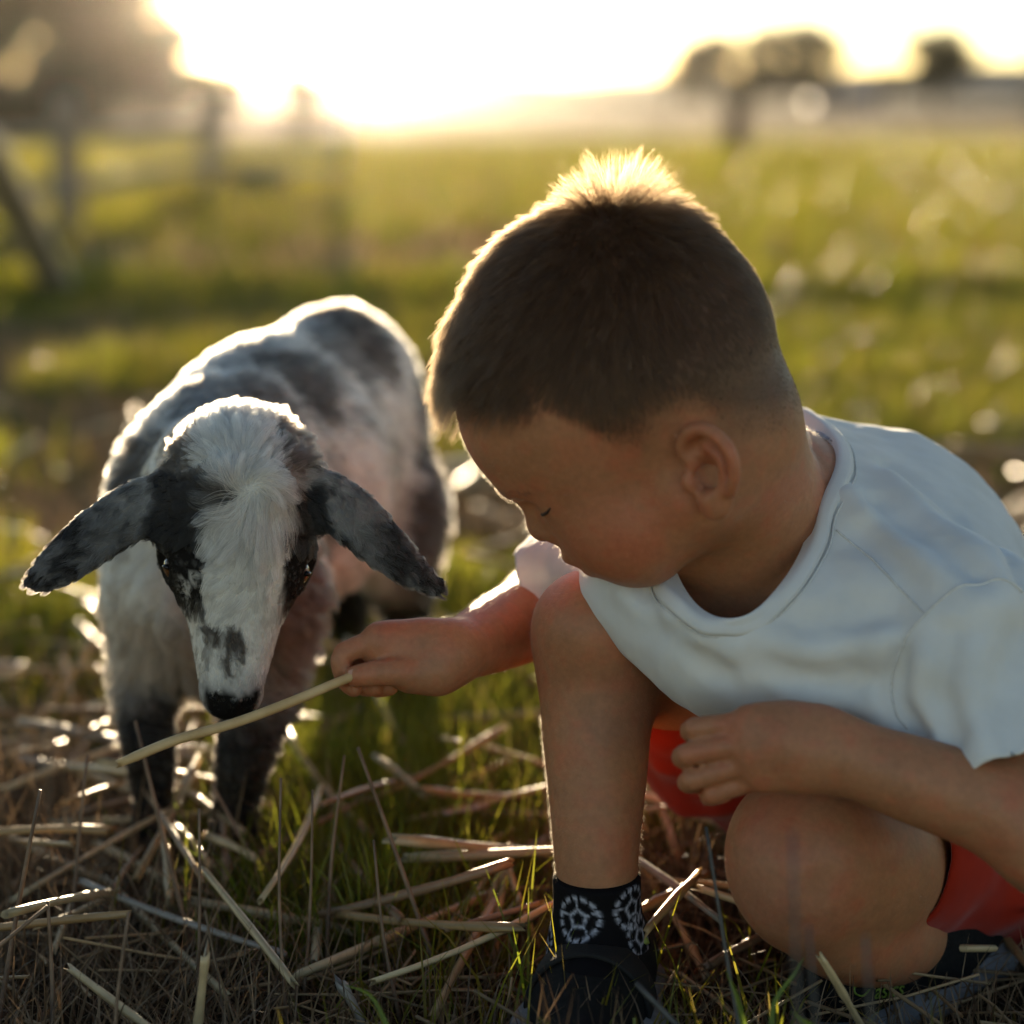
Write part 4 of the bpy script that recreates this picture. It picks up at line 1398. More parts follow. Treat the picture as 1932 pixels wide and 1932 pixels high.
def shirt_keep(V):
    hole = np.zeros(len(V), bool)
    near = np.nonzero(np.linalg.norm(V - lc, axis=1) < .125)[0]
    mid = rows[3]; outw = nrows(rows[6] - rows[0])
    for c0 in range(0, len(near), 4000):
        ii = near[c0:c0 + 4000]
        d2 = ((V[ii][:, None] - mid[None]) ** 2).sum(2)
        j = d2.argmin(1)
        hole[ii] = ((V[ii] - mid[j]) * outw[j]).sum(1) < 0
    cut1 = (V - HEM1) @ UA1 > 0
    cut1 &= np.linalg.norm(V - HEM1, axis=1) < .14
    UAC = nrm(UA2 - FWD * (UA2 @ FWD) * 1.25)
    cut2 = ((V - HEM2) @ UAC > 0) & (np.linalg.norm(V - HEM2, axis=1) < .10)
    return ~(hole | cut1 | cut2)
def cut_mesh(V, Q, keep):
    kq = keep[Q].all(1)
    Q = Q[kq]
    u, inv = np.unique(Q, return_inverse=True)
    return V[u], inv.reshape(-1, 4)
sV2, sQ2 = cut_mesh(sV, sQ, shirt_keep(sV))
# relax the cut edges so that hems run smoothly
def relax_boundary(V, Q, it=12):
    e = np.sort(np.concatenate([Q[:, [0, 1]], Q[:, [1, 2]], Q[:, [2, 3]], Q[:, [3, 0]]]), axis=1)
    u, c = np.unique(e, axis=0, return_counts=True)
    b = u[c == 1]
    bb = np.concatenate([b, b[:, ::-1]])
    ids = np.unique(bb)
    deg = np.bincount(bb[:, 0], minlength=len(V))[:, None] + 1e-9
    V = V.copy()
    for k in range(it):
        s = np.stack([np.bincount(bb[:, 0], V[bb[:, 1], c], len(V)) for c in range(3)], 1) / deg
        V[ids] = .4 * V[ids] + .6 * s[ids]
    return V
sV2 = relax_boundary(sV2, sQ2, 14)

def cloth_mat(name, col, weave=2600, bump=.25, sheen=.5, var=.06):
    m, N, L, b = new_mat(name)
    tc = N.new("ShaderNodeTexCoord")
    nz = N.new("ShaderNodeTexNoise"); nz.inputs["Scale"].default_value = 35; nz.inputs["Detail"].default_value = 6
    L.new(tc.outputs["Object"], nz.inputs["Vector"])
    r = N.new("ShaderNodeValToRGB")
    r.color_ramp.elements[0].position = .3; r.color_ramp.elements[1].position = .7
    r.color_ramp.elements[0].color = (*[c * (1 - var) for c in col], 1); r.color_ramp.elements[1].color = (*[min(.9, c * (1 + var)) for c in col], 1)
    L.new(nz.outputs[0], r.inputs[0]); L.new(r.outputs[0], b.inputs["Base Color"])
    b.inputs["Roughness"].default_value = .9
    b.inputs["Specular IOR Level"].default_value = .15
    b.inputs["Sheen Weight"].default_value = sheen
    b.inputs["Sheen Roughness"].default_value = .4
    n2 = N.new("ShaderNodeTexNoise"); n2.inputs["Scale"].default_value = weave; n2.inputs["Detail"].default_value = 2
    L.new(tc.outputs["Object"], n2.inputs["Vector"])
    bp = N.new("ShaderNodeBump"); bp.inputs["Strength"].default_value = bump; bp.inputs["Distance"].default_value = .0006
    L.new(n2.outputs[0], bp.inputs["Height"]); L.new(bp.outputs[0], b.inputs["Normal"])
    tr = N.new("ShaderNodeBsdfTranslucent"); L.new(r.outputs[0], tr.inputs[0])
    ms = N.new("ShaderNodeMixShader"); ms.inputs[0].default_value = .16
    L.new(b.outputs[0], ms.inputs[1]); L.new(tr.outputs[0], ms.inputs[2]); L.new(ms.outputs[0], N["Material Output"].inputs[0])
    return m
white_cloth = cloth_mat("white_jersey", (.80, .79, .78))
shirt = mesh_np("t_shirt", sV2, sQ2, white_cloth, parent=boy)
so = shirt.modifiers.new("thickness", 'SOLIDIFY'); so.thickness = .0016; so.offset = -1

ln_n = len(loop)
cv = np.concatenate(rows)
cq = np.array([(i * ln_n + j, i * ln_n + (j + 1) % ln_n, (i + 1) * ln_n + (j + 1) % ln_n, (i + 1) * ln_n + j) for i in range(6) for j in range(ln_n)])
collar = mesh_np("collar", cv, cq, cloth_mat("ribbed_jersey", (.80, .79, .785), weave=1500, bump=.35), parent=shirt)
so = collar.modifiers.new("thickness", 'SOLIDIFY'); so.thickness = .0022; so.offset = 0
# stitched seams: collar seam and sleeve seam
seam_mat = noise_mat("seam", (.60, .585, .575), (.70, .69, .68), 400, .9)
def seam(pts, r=.0007, closed=False):
    V, F = tube_np(pts, r, 6)
    return mesh_np("seam", V, F, seam_mat, parent=shirt)
sm = smooth_loop(project_to(shirt_g, outer + nrows(outer - lc) * .0025, .0006), 2)
seam(np.concatenate([sm, sm[:1]]), .0006)
ss = [cast(shirt_g, *q) for q in ((1928, 1118), (1880, 1092), (1810, 1106), (1745, 1160), (1700, 1225), (1682, 1290), (1690, 1345), (1712, 1375))]
seam(project_to(shirt_g, bez(ss, 60), .0004), .0008)
sh_s = [cast(shirt_g, *q) for q in ((1578, 1000), (1620, 1035), (1670, 1080), (1745, 1158))]
seam(project_to(shirt_g, bez(sh_s, 40), .0003), .0006)

# ---- shorts -------------------------------------------------------------------
red_cloth = cloth_mat("red_shorts_cloth", (.40, .028, .012), weave=1800, bump=.3, sheen=.2, var=.12)
TN0, TN1 = at(1700, 1600, 1.30), HC + np.array([.05, -.02, -.02])
TF0, TF1 = at(1345, 1290, 1.31), HC + np.array([-.07, .02, 0])
HEMN = at(1724, 1640, 1.215); HN = nrm(at(1560, 1610, 1.19) - at(1790, 1600, 1.30))
HEMF = at(1385, 1305, 1.30); HF = nrm(TF0 - TF1)
shorts_g = [
    ('+', 0, Cone(at(1690, 1612, 1.245), at(1860, 1600, 1.36), .0500, .066)),
    ('+', .03, Cone(at(1860, 1600, 1.36), TN1, .07, .078)),
    ('+', .03, Ell(at(1850, 1630, 1.32), (.06, .06, .026))),
    ('+', .03, Cone(at(1310, 1290, 1.305), TF1, .050, .075)),
    ('+', .02, Cone(at(1275, 1410, 1.31), at(1340, 1430, 1.35), .015, .034)),
    ('+', .03, Cone(at(1290, 1420, 1.36), at(1500, 1500, 1.42), .022, .04)),
    ('+', .04, Ell(HC, (.12, .10, .09))),
    ('d', 0, Fn(lambda p: .005 * (fbm(p * np.array([1.0, 1.0, .45]), 38, 77, 2) - .5) * 2)),
]
rV, rQ = mesh_sdf([shorts_g], (-.06, 1.02, .005), (.42, 1.62, .36), .0028)
rV = smooth_verts(rV, rQ, 2)
kn = ((rV - HEMN) @ HN < 0) | (np.linalg.norm(rV - HEMN, axis=1) > .11)
kf = ((rV - HEMF) @ HF < 0) | (np.linalg.norm(rV - HEMF, axis=1) > .075) | ((rV - HEMF) @ UP < -.012)
rV2, rQ2 = cut_mesh(rV, rQ, kn & kf)
rV2 = relax_boundary(rV2, rQ2, 14)
shorts = mesh_np("shorts", rV2, rQ2, red_cloth, parent=boy)
so = shorts.modifiers.new("thickness", 'SOLIDIFY'); so.thickness = .0018; so.offset = -1

# ---- sock and shoes --------------------------------------------------------------
def blob(name, groups, lo, hi, h, mat, parent, it=2):
    V, Q = mesh_sdf(groups, lo, hi, h)
    V = smooth_verts(V, Q, it)
    return mesh_np(name, V, Q, mat, parent=parent), V, Q
m, N, L, b = new_mat("patterned_sock")
at_ = N.new("ShaderNodeAttribute"); at_.attribute_name = "tint"
L.new(at_.outputs["Color"], b.inputs["Base Color"]); b.inputs["Roughness"].default_value = .95; b.inputs["Specular IOR Level"].default_value = .1
sock_mat = m
sock_top = at(1126, 1652, 1.207)
sk_ax = nrm(at(1126, 1500, 1.20) - at(1128, 1780, 1.22))
sock_g = [
    ('+', 0, chain([at(1125, 1600, 1.205), at(1126, 1660, 1.207), at(1128, 1760, 1.217), at(1135, 1840, 1.228)], [.0262, .0250, .0250, .0262])),
    ('+', .02, Cone(at(1130, 1810, 1.22), at(1110, 1880, 1.17), .026, .022)),
    ('&', .001, Half(sock_top, sk_ax)),
]
V, Q = mesh_sdf([sock_g], (.0, 1.0, -.01), (.16, 1.35, .16), .0013)
V = smooth_verts(V, Q, 2)
# white ball motifs knitted into the black sock: rings with panels
col = np.tile([.008, .007, .008], (len(V), 1))
sx = (V - CAMP) @ RIGHT; sd_ = (V - CAMP) @ FWD
sN = vnormals(V, Q)
motif = [(at(1098, 1728, 1.193), .0118), (at(1178, 1710, 1.197), .0115), (at(1190, 1768, 1.203), .0115), (at(1150, 1745, 1.24), .011), (at(1070, 1790, 1.215), .011)]
for c0, r0 in motif:
    i0 = np.argmin(((V - c0) ** 2).sum(1)); c0 = V[i0]; n0 = sN[i0]
    u0 = nrm(np.cross(n0, [0.2, 0, 1.0])); v0 = np.cross(n0, u0)
    q = V - c0
    x_, y_ = q @ u0, q @ v0; r = np.hypot(x_, y_); an = np.arctan2(y_, x_)
    near = (np.abs(q @ n0) < .012) & (sN @ n0 > .25)
    ring = np.exp(-((r - r0) / .0012) ** 2) * (np.sin(an * 14) > -.6)
    pent = np.exp(-((r - r0 * .38 * (1 + .10 * np.cos(5 * an))) / .0009) ** 2)
    spoke = np.exp(-(np.sin(2.5 * an) * r / .0009) ** 2) * (r > r0 * .38) * (r < r0)
    w_ = np.clip(ring + pent + spoke, 0, 1) * near * (.55 + .45 * (noise3(V, 900, 5) > .35))
    col = col * (1 - w_[:, None]) + np.array([.42, .42, .50]) * w_[:, None]
mesh_np("sock", V, Q, sock_mat, parent=boy, colors=col)

shoe_mat = noise_mat("black_shoe_mesh", (.004, .004, .004), (.010, .009, .009), 300, .85, .4, 1500, spec=.25)
strap_mat = noise_mat("shoe_strap", (.005, .004, .004), (.010, .008, .007), 120, .85, .25, 800)
lime_mat = noise_mat("lime_trim", (.22, .26, .05), (.30, .33, .08), 200, .7)
sole_mat = noise_mat("grey_sole", (.16, .16, .17), (.24, .24, .25), 120, .7, .3, 500)
def sole_bed(pts, rad, up, zlo):
    pass
# far foot: flat on the ground, toe towards the camera
F_h = np.array([at(1140, 1850, 1.235)[0], at(1140, 1850, 1.235)[1], .012]); F_t = np.array([F_h[0] - .030, F_h[1] - .150, .012])
shoe_far = empty("shoe", F_h); put_under(shoe_far, boy)
fd = nrm(F_t - F_h); fs = np.array([-fd[1], fd[0], 0])
def Fp(a, s, z):      # along, across, height in metres
    return F_h + fd * a + fs * s + np.array([0, 0, z])
upper_g = [
    ('+', 0, Cone(Fp(-.008, 0, .014), Fp(.055, 0, .013), .0275, .0285)),
    ('+', .02, Cone(Fp(.05, 0, .012), Fp(.140, .004, .009), .028, .021)),
    ('+', .015, Cone(Fp(-.014, 0, .024), Fp(.006, 0, .026), .026, .0275)),
    ('+', .015, Cone(Fp(.02, 0, .022), Fp(.075, 0, .015), .025, .023)),
    ('-', .004, Ell(Fp(.004, 0, .060), (.027, .030, .022))),
    ('&', .002, Half(Fp(0, 0, .004), [0, 0, -1])),
]
uo, uV, uQ = blob("upper", [upper_g], (-.03, .90, -.02), (.19, 1.32, .13), .0019, shoe_mat, shoe_far)
sole_g = [
    ('+', 0, Cone(Fp(-.012, 0, .004), Fp(.06, 0, .004), .035, .036, flat=((0, 0, 1), .42))),
    ('+', .02, Cone(Fp(.06, 0, .004), Fp(.145, .004, .004), .036, .030, flat=((0, 0, 1), .42))),
]
blob("sole", [sole_g], (-.03, .90, -.03), (.19, 1.32, .05), .0019, sole_mat, shoe_far)
def band(name, pts, nrmls, w, mat, parent, th=.003):
    pts = np.asarray(pts); n = len(pts)
    t = nrows(np.gradient(pts, axis=0)); nr = nrows(np.asarray(nrmls)); s = nrows(np.cross(t, nr))
    V = np.concatenate([pts - s * w / 2, pts + s * w / 2])
    q = np.array([(i, i + 1, n + i + 1, n + i) for i in range(n - 1)])
    o = mesh_np(name, V, q, mat, parent=parent)
    md = o.modifiers.new("thickness", 'SOLIDIFY'); md.thickness = th; md.offset = 0
    bv = o.modifiers.new("soft", 'BEVEL'); bv.width = th * .4; bv.segments = 2
    return o
ang = np.linspace(-1.5, 1.5, 20)
pp = np.array([Fp(.050, .033 * math.sin(a), .012 + .036 * math.cos(a)) for a in ang])
pp = project_to(upper_g, pp, .0008)
band("strap", pp, pp - Fp(.05, 0, .01), .026, strap_mat, shoe_far)
pp = np.array([Fp(.024 - .012 * math.cos(a * .9), .027 * math.sin(a), .044 + .010 * math.cos(a) - .006 * abs(math.sin(a))) for a in np.linspace(-1.35, 1.35, 24)])
V, F = tube_np(pp, .0026, 8); mesh_np("lime_edge", V, F, lime_mat, parent=shoe_far)
for k in range(3):
    pp = project_to(upper_g, np.array([Fp(.075 + .018 * k, .03, .004), Fp(.085 + .018 * k, .03, .014), Fp(.080 + .018 * k, .026, .022)]), .0006)
    V, F = tube_np(bez(pp, 10), .0011, 6); mesh_np("lime_stripe", V, F, lime_mat, parent=shoe_far)
# the pulled-up pale tab at the heel side
pp = np.array([at(1225, 1760, 1.235), at(1232, 1800, 1.225), at(1226, 1835, 1.215), at(1205, 1846, 1.205), at(1180, 1836, 1.196)])
V, F = tube_np(bez(pp, 20), np.linspace(.0015, .0045, 20) * np.where(np.arange(20) > 12, .75, 1), 8); mesh_np("lime_tab", V, F, lime_mat, parent=shoe_far)

# near foot: heel raised, toe in the grass
A0 = at(1800, 1765, 1.305)
N_t = at(1575, 1872, 1.225); N_h = at(1812, 1772, 1.295)
shoe_near = empty("shoe", N_t); put_under(shoe_near, boy)
nd = nrm(N_h - N_t); nu = nrm(UP - nd * (UP @ nd)); ns = np.cross(nd, nu)
def Np(a, s, z):
    return N_t + nd * a + ns * s + nu * z
LNG = np.linalg.norm(N_h - N_t)
near_g = [
    ('+', 0, Cone(Np(0, 0, 0), Np(LNG * .6, 0, .004), .022, .029)),
    ('+', .02, Cone(Np(LNG * .6, 0, .004), Np(LNG, 0, .006), .030, .027)),
    ('+', .02, Cone(Np(LNG * .8, 0, .02), Np(LNG * 1.0, 0, .030), .026, .024)),
]
blob("upper", [near_g], (.05, 1.02, -.03), (.36, 1.45, .16), .0022, shoe_mat, shoe_near)
nsole = [
    ('+', 0, Cone(Np(-.006, 0, -.020), Np(LNG * .5, 0, -.018), .024, .028, flat=(nu, .45))),
    ('+', .02, Cone(Np(LNG * .5, 0, -.018), Np(LNG * 1.02, 0, -.012), .028, .032, flat=(nu, .45))),
    ('+', .02, Cone(Np(LNG * 1.03, 0, -.010), Np(LNG * 1.16, 0, .018), .018, .007, flat=(nd, .6))),
]
blob("sole", [nsole], (.05, 1.00, -.05), (.40, 1.48, .16), .0022, sole_mat, shoe_near)
pp = bez([at(1776, 1730, 1.262), at(1782, 1762, 1.258), at(1768, 1790, 1.255), at(1742, 1806, 1.252)], 16)
V, F = tube_np(pp, .003, 8); mesh_np("lime_edge", V, F, lime_mat, parent=shoe_near)
# small stitched lettering on the side of the near shoe
def lettering(name, txt, o, ex, ey, size, mat, parent):
    cu = bpy.data.curves.new(name, 'FONT'); cu.body = txt; cu.size = size; cu.extrude = .0003; cu.shear = .25
    ob = bpy.data.objects.new(name, cu); COL.objects.link(ob)
    ez = np.cross(ex, ey)
    ob.matrix_world = Matrix(((ex[0], ey[0], ez[0], o[0]), (ex[1], ey[1], ez[1], o[1]), (ex[2], ey[2], ez[2], o[2]), (0, 0, 0, 1)))
    dg = bpy.context.evaluated_depsgraph_get()
    me = bpy.data.meshes.new_from_object(ob.evaluated_get(dg))
    mw = ob.matrix_world.copy()
    bpy.data.objects.remove(ob)
    me.transform(mw)
    me.materials.clear(); me.materials.append(mat)
    o2 = bpy.data.objects.new(name, me); COL.objects.link(o2); put_under(o2, parent)
    return o2
lime_dark = noise_mat("lime_print", (.16, .24, .02), (.22, .32, .03), 200, .6)
lo_ = cast(near_g, 1648, 1884) - FWD * .0012; l1_ = cast(near_g, 1712, 1876) - FWD * .0012
ex = nrm(l1_ - lo_); ey = nrm(UP - ex * (UP @ ex))
LTR = lettering("lettering", "asics", lo_, ex, ey, .0125, lime_dark, shoe_near)
pp = bez([cast(near_g, *q) - FWD * .001 for q in ((1640, 1866), (1628, 1878), (1614, 1874), (1612, 1862), (1626, 1858))], 18)
V, F = tube_np(pp, .0006, 6); mesh_np("swirl_mark", V, F, lime_dark, parent=shoe_near)

# the straw he holds out ----------------------------------------------------------
straw_mat = noise_mat("straw_fresh", (.50, .32, .14), (.64, .44, .22), 60, .55, .3, 700, bdist=.0005)
sp = bez([at(226, 1440, 1.165), at(330, 1397, 1.172), at(440, 1365, 1.18), at(540, 1328, 1.185), at(650, 1282, 1.192), at(705, 1262, 1.200), at(740, 1250, 1.206)], 40)
rad = np.interp(np.linspace(0, 1, 40), [0, .05, .5, 1], [.0022, .0028, .0028, .0024])
V, F = tube_np(sp, rad, 10)
ang = rng.uniform(-1, 1, len(V))
V[:10] += np.outer(rng.uniform(-1, 1, 10), nrm(sp[0] - sp[1])) * .0035
held = mesh_np("straw_stalk", V, F, straw_mat)
# faint print at the back of the neck
def print_on_shirt():
    o0, o1 = cast(shirt_g, 1528, 812), cast(shirt_g, 1580, 838)
    up_ = cast(shirt_g, 1540, 800)
    ex = nrm(o1 - o0); ey = nrm((up_ - o0) - ex * ((up_ - o0) @ ex)); ez = np.cross(ex, ey)
    if ez @ FWD > 0:
        ey = -ey; ez = -ez
    lettering("neck_print", "Dicont", o0 - FWD * .0016, ex, ey, .010, noise_mat("grey_print", (.30, .32, .40), (.36, .38, .46), 300, .9), shirt)
print_on_shirt()
tag(held, "pale straw held between finger and thumb under the goat's mouth", "straw")
# ------------------------------------------------------------------ grass, straw and stems
def blades(n, base, height, width, col, rs, lean=.5, curl=.6, az=None, levels=4, up=None):
    a = rs.uniform(0, 2 * math.pi, n) if az is None else az
    ld = np.stack([np.cos(a), np.sin(a), np.zeros(n)], 1)
    b = rs.uniform(0, 2 * math.pi, n)
    sd = np.stack([np.cos(b), np.sin(b), np.zeros(n)], 1)
    ln = np.abs(rs.normal(0, lean, n)); cu = np.abs(rs.normal(0, curl, n))
    V = []
    for k in range(levels):
        t = k / (levels - 1)
        th = ln + cu * t
        # integrate the bend roughly
        p = base + ld * (height * t * np.sin(np.clip(ln + .5 * cu * t, 0, 1.5)))[:, None]
        p[:, 2] += height * t * np.cos(np.clip(ln + .5 * cu * t, 0, 1.5))
        w = width * (1 - t ** 1.6) + .00008
        V.append(p - sd * w[:, None] / 2); V.append(p + sd * w[:, None] / 2)
    V = np.stack(V, 1)
    m = 2 * levels
    o = (np.arange(n) * m)[:, None]
    q = np.concatenate([o + np.array([2 * k, 2 * k + 1, 2 * k + 3, 2 * k + 2]) for k in range(levels - 1)])
    return V.reshape(-1, 3), q, np.repeat(col, m, 0)

grass_mat = tint_mat("grass_blade", rough=.32, spec=.5, var=.18, nscale=30, trans=.62)
dry_mat = tint_mat("dry_stem", rough=.5, spec=.4, var=.25, nscale=80, trans=.18)

def scatter(n, y0, y1, rs, half=.50, pw=1.0, extra=.35):
    y = y0 + (y1 - y0) * rs.random(n) ** pw
    x = rs.uniform(-1, 1, n) * (half * .5 * y + extra)
    return np.stack([x, y, np.zeros(n)], 1)

def greenness(p):
    """1 where the sward is green: clumps near the camera, mostly green further out"""
    g = fbm(p, 3.2, 201, 3)
    y = p[:, 1]
    near = sstep(.54, .64, g + .05) * (.35 + .65 * sstep(1.45, 1.9, y))
    # green tufts seen in the foreground
    for px, py, r, s in ((640, 1560, .11, 1.0), (690, 1640, .13, 1.0), (600, 1500, .08, .9), (740, 1560, .10, 1.0), (760, 1480, .09, 1.0), (800, 1380, .10, .9), (900, 1330, .1, .7), (960, 1850, .12, .45),
                         (820, 1780, .12, .5), (1290, 1540, .12, .8), (1450, 1930, .12, .3), (60, 1240, .16, .9), (30, 1190, .2, .9), (860, 1180, .12, 1.0), (700, 1850, .10, .4)):
        c = ground_at(px, py)
        near = np.maximum(near, s * np.exp(-((p[:, 0] - c[0]) ** 2 + (p[:, 1] - c[1]) ** 2) / r ** 2))
    brown = sstep(.0, .12, -p[:, 0] - .06) * sstep(1.75, 1.55, y)
    near = near * (1 - .6 * brown)
    far_ = sstep(.28, .42, fbm(p, .9, 207, 3) + .06)
    w = sstep(2.2, 3.4, y)
    strawband = sstep(.35, .0, np.abs(y - 2.55 - .25 * p[:, 0]) - .2)
    g = near * (1 - w) + far_ * w
    return np.clip(g * (1 - .7 * strawband * (1 - near)), 0, 1)

def make_grass():
    rs = np.random.default_rng(31)
    out = []
    def layer(n, y0, y1, hmin, hmax, w, half=.62, pw=1.0, thr=.35, lean=.35, curl=.7):
        p = scatter(n, y0, y1, rs, half, pw)
        g = greenness(p)
        keep = rs.random(n) < sstep(.15, .8, g)
        # nothing grows through the child's and the goat's feet
        p = p[keep]
        m = len(p)
        hh = rs.uniform(hmin, hmax, m) * (.6 + .8 * fbm(p, 6, 221, 2))
        c = np.array([.24, .235, .022]) * rs.uniform(.55, 1.25, (m, 1)) * (1 + rs.normal(0, .10, (m, 3)))
        yel = rs.random(m) < .16
        c[yel] = np.array([.26, .21, .055]) * rs.uniform(.7, 1.2, (yel.sum(), 1))
        out.append(blades(m, p, hh, np.full(m, w) * rs.uniform(.6, 1.3, m), np.clip(c, .004, .9), rs, lean, curl))
    layer(60000, .78, 2.2, .025, .075, .0020, pw=.9)
    layer(85000, 2.0, 6.0, .03, .085, .0042, pw=1.1)
    layer(70000, 5.5, 28, .05, .13, .014, pw=1.25)
    # lush tufts between the goat and the child
    for px, py, r, m in ((690, 1610, .10, 2600), (620, 1540, .07, 1100), (760, 1500, .08, 1200), (820, 1400, .08, 900), (850, 1180, .07, 900), (640, 1760, .07, 900), (60, 1240, .12, 1800)):
        c0 = ground_at(px, py)
        q = rs.normal(0, r * .55, (m, 3)) + c0; q[:, 2] = 0
        cc = np.array([.20, .215, .022]) * rs.uniform(.6, 1.3, (m, 1)) * (1 + rs.normal(0, .08, (m, 3)))
        out.append(blades(m, q, rs.uniform(.03, .085, m), rs.uniform(.0015, .0028, m), np.clip(cc, .004, .9), rs, .30, .7))
    V = np.concatenate([o[0] for o in out])
    off = np.cumsum([0] + [len(o[0]) for o in out[:-1]])
    q = np.concatenate([o[1] + k for o, k in zip(out, off)])
    c = np.concatenate([o[2] for o in out])
    ob = mesh_np("green_grass", V, q, grass_mat, colors=c)
    tag(ob, "fresh green grass blades of the paddock", "grass", kind="stuff")
make_grass()

def make_dry():
    rs = np.random.default_rng(37)
    out = []
    def layer(n, y0, y1, hmin, hmax, w, half=.62, pw=1.0, lean=.5, curl=.5, thin=1.0):
        p = scatter(n, y0, y1, rs, half, pw)
        g = greenness(p)
        p = p[rs.random(n) < (1 - .75 * g) * thin]
        m = len(p)
        hh = rs.uniform(hmin, hmax, m) * (.5 + fbm(p, 5, 231, 2))
        k = rs.random((m, 1))
        c = (np.array([.20, .115, .060]) * (1 - k) + np.array([.40, .27, .15]) * k) * rs.uniform(.5, 1.15, (m, 1))
        c = c * (.85 + .3 * sstep(1.25, 1.6, p[:, 1]))[:, None] * (1 + .5 * sstep(3, 6, p[:, 1]))[:, None]  # foreground shade and the lens veil farther out are put into the tint
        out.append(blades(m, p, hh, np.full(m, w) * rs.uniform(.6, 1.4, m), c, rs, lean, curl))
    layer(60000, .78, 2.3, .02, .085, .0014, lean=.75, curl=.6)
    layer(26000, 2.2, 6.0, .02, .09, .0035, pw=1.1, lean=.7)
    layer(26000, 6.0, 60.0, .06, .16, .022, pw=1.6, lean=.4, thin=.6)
    V = np.concatenate([o[0] for o in out])
    off = np.cumsum([0] + [len(o[0]) for o in out[:-1]])
    q = np.concatenate([o[1] + k for o, k in zip(out, off)])
    c = np.concatenate([o[2] for o in out])
    ob = mesh_np("dry_grass", V, q, dry_mat, colors=c)
    tag(ob, "brown withered grass and thin stems covering the ground", "dry grass", kind="stuff")
make_dry()

# loose straw ------------------------------------------------------------
def stalk(a, b, r, rs, bend=.02, sides=7, n=7):
    a, b = np.asarray(a, float), np.asarray(b, float)
    L = np.linalg.norm(b - a)
    off = rs.normal(0, bend * L, 3)
    t = np.linspace(0, 1, n)[:, None]
    pts = a + (b - a) * t + off * (4 * t * (1 - t)) * .5
    rad = r * (1 + .10 * np.sin(np.linspace(0, 9, n) + rs.uniform(0, 6))) 
    k = rs.integers(1, n - 1); rad[k] *= 1.22                         # a node
    V, F = tube_np(pts, rad, sides)
    ax = nrm(b - a)
    V[:sides] += np.outer(rs.normal(0, r * 1.1, sides), ax); V[(n - 1) * sides:n * sides] += np.outer(rs.normal(0, r * 1.1, sides), ax)
    V[-2] += ax * r * 1.5; V[-1] -= ax * r * 1.5                     # hollow ends
    return V, F
STRAW = [(.54, .40, .22), (.45, .28, .125), (.29, .175, .095), (.38, .33, .27)]
straw_mat2 = tint_mat("straw_stem", rough=.36, spec=.5, var=.25, nscale=120, bump=.35, bscale=600, bdist=.0005)
def straw_colours(k, V, sides, n, rs):
    side = rs.uniform(.62, 1.22, sides)
    ring = rs.uniform(.85, 1.12, n)
    c = (ring[:, None] * side[None]).ravel()
    c = np.concatenate([c, [.35, .35]])
    return np.clip(np.outer(c, STRAW[k]), .01, .85)

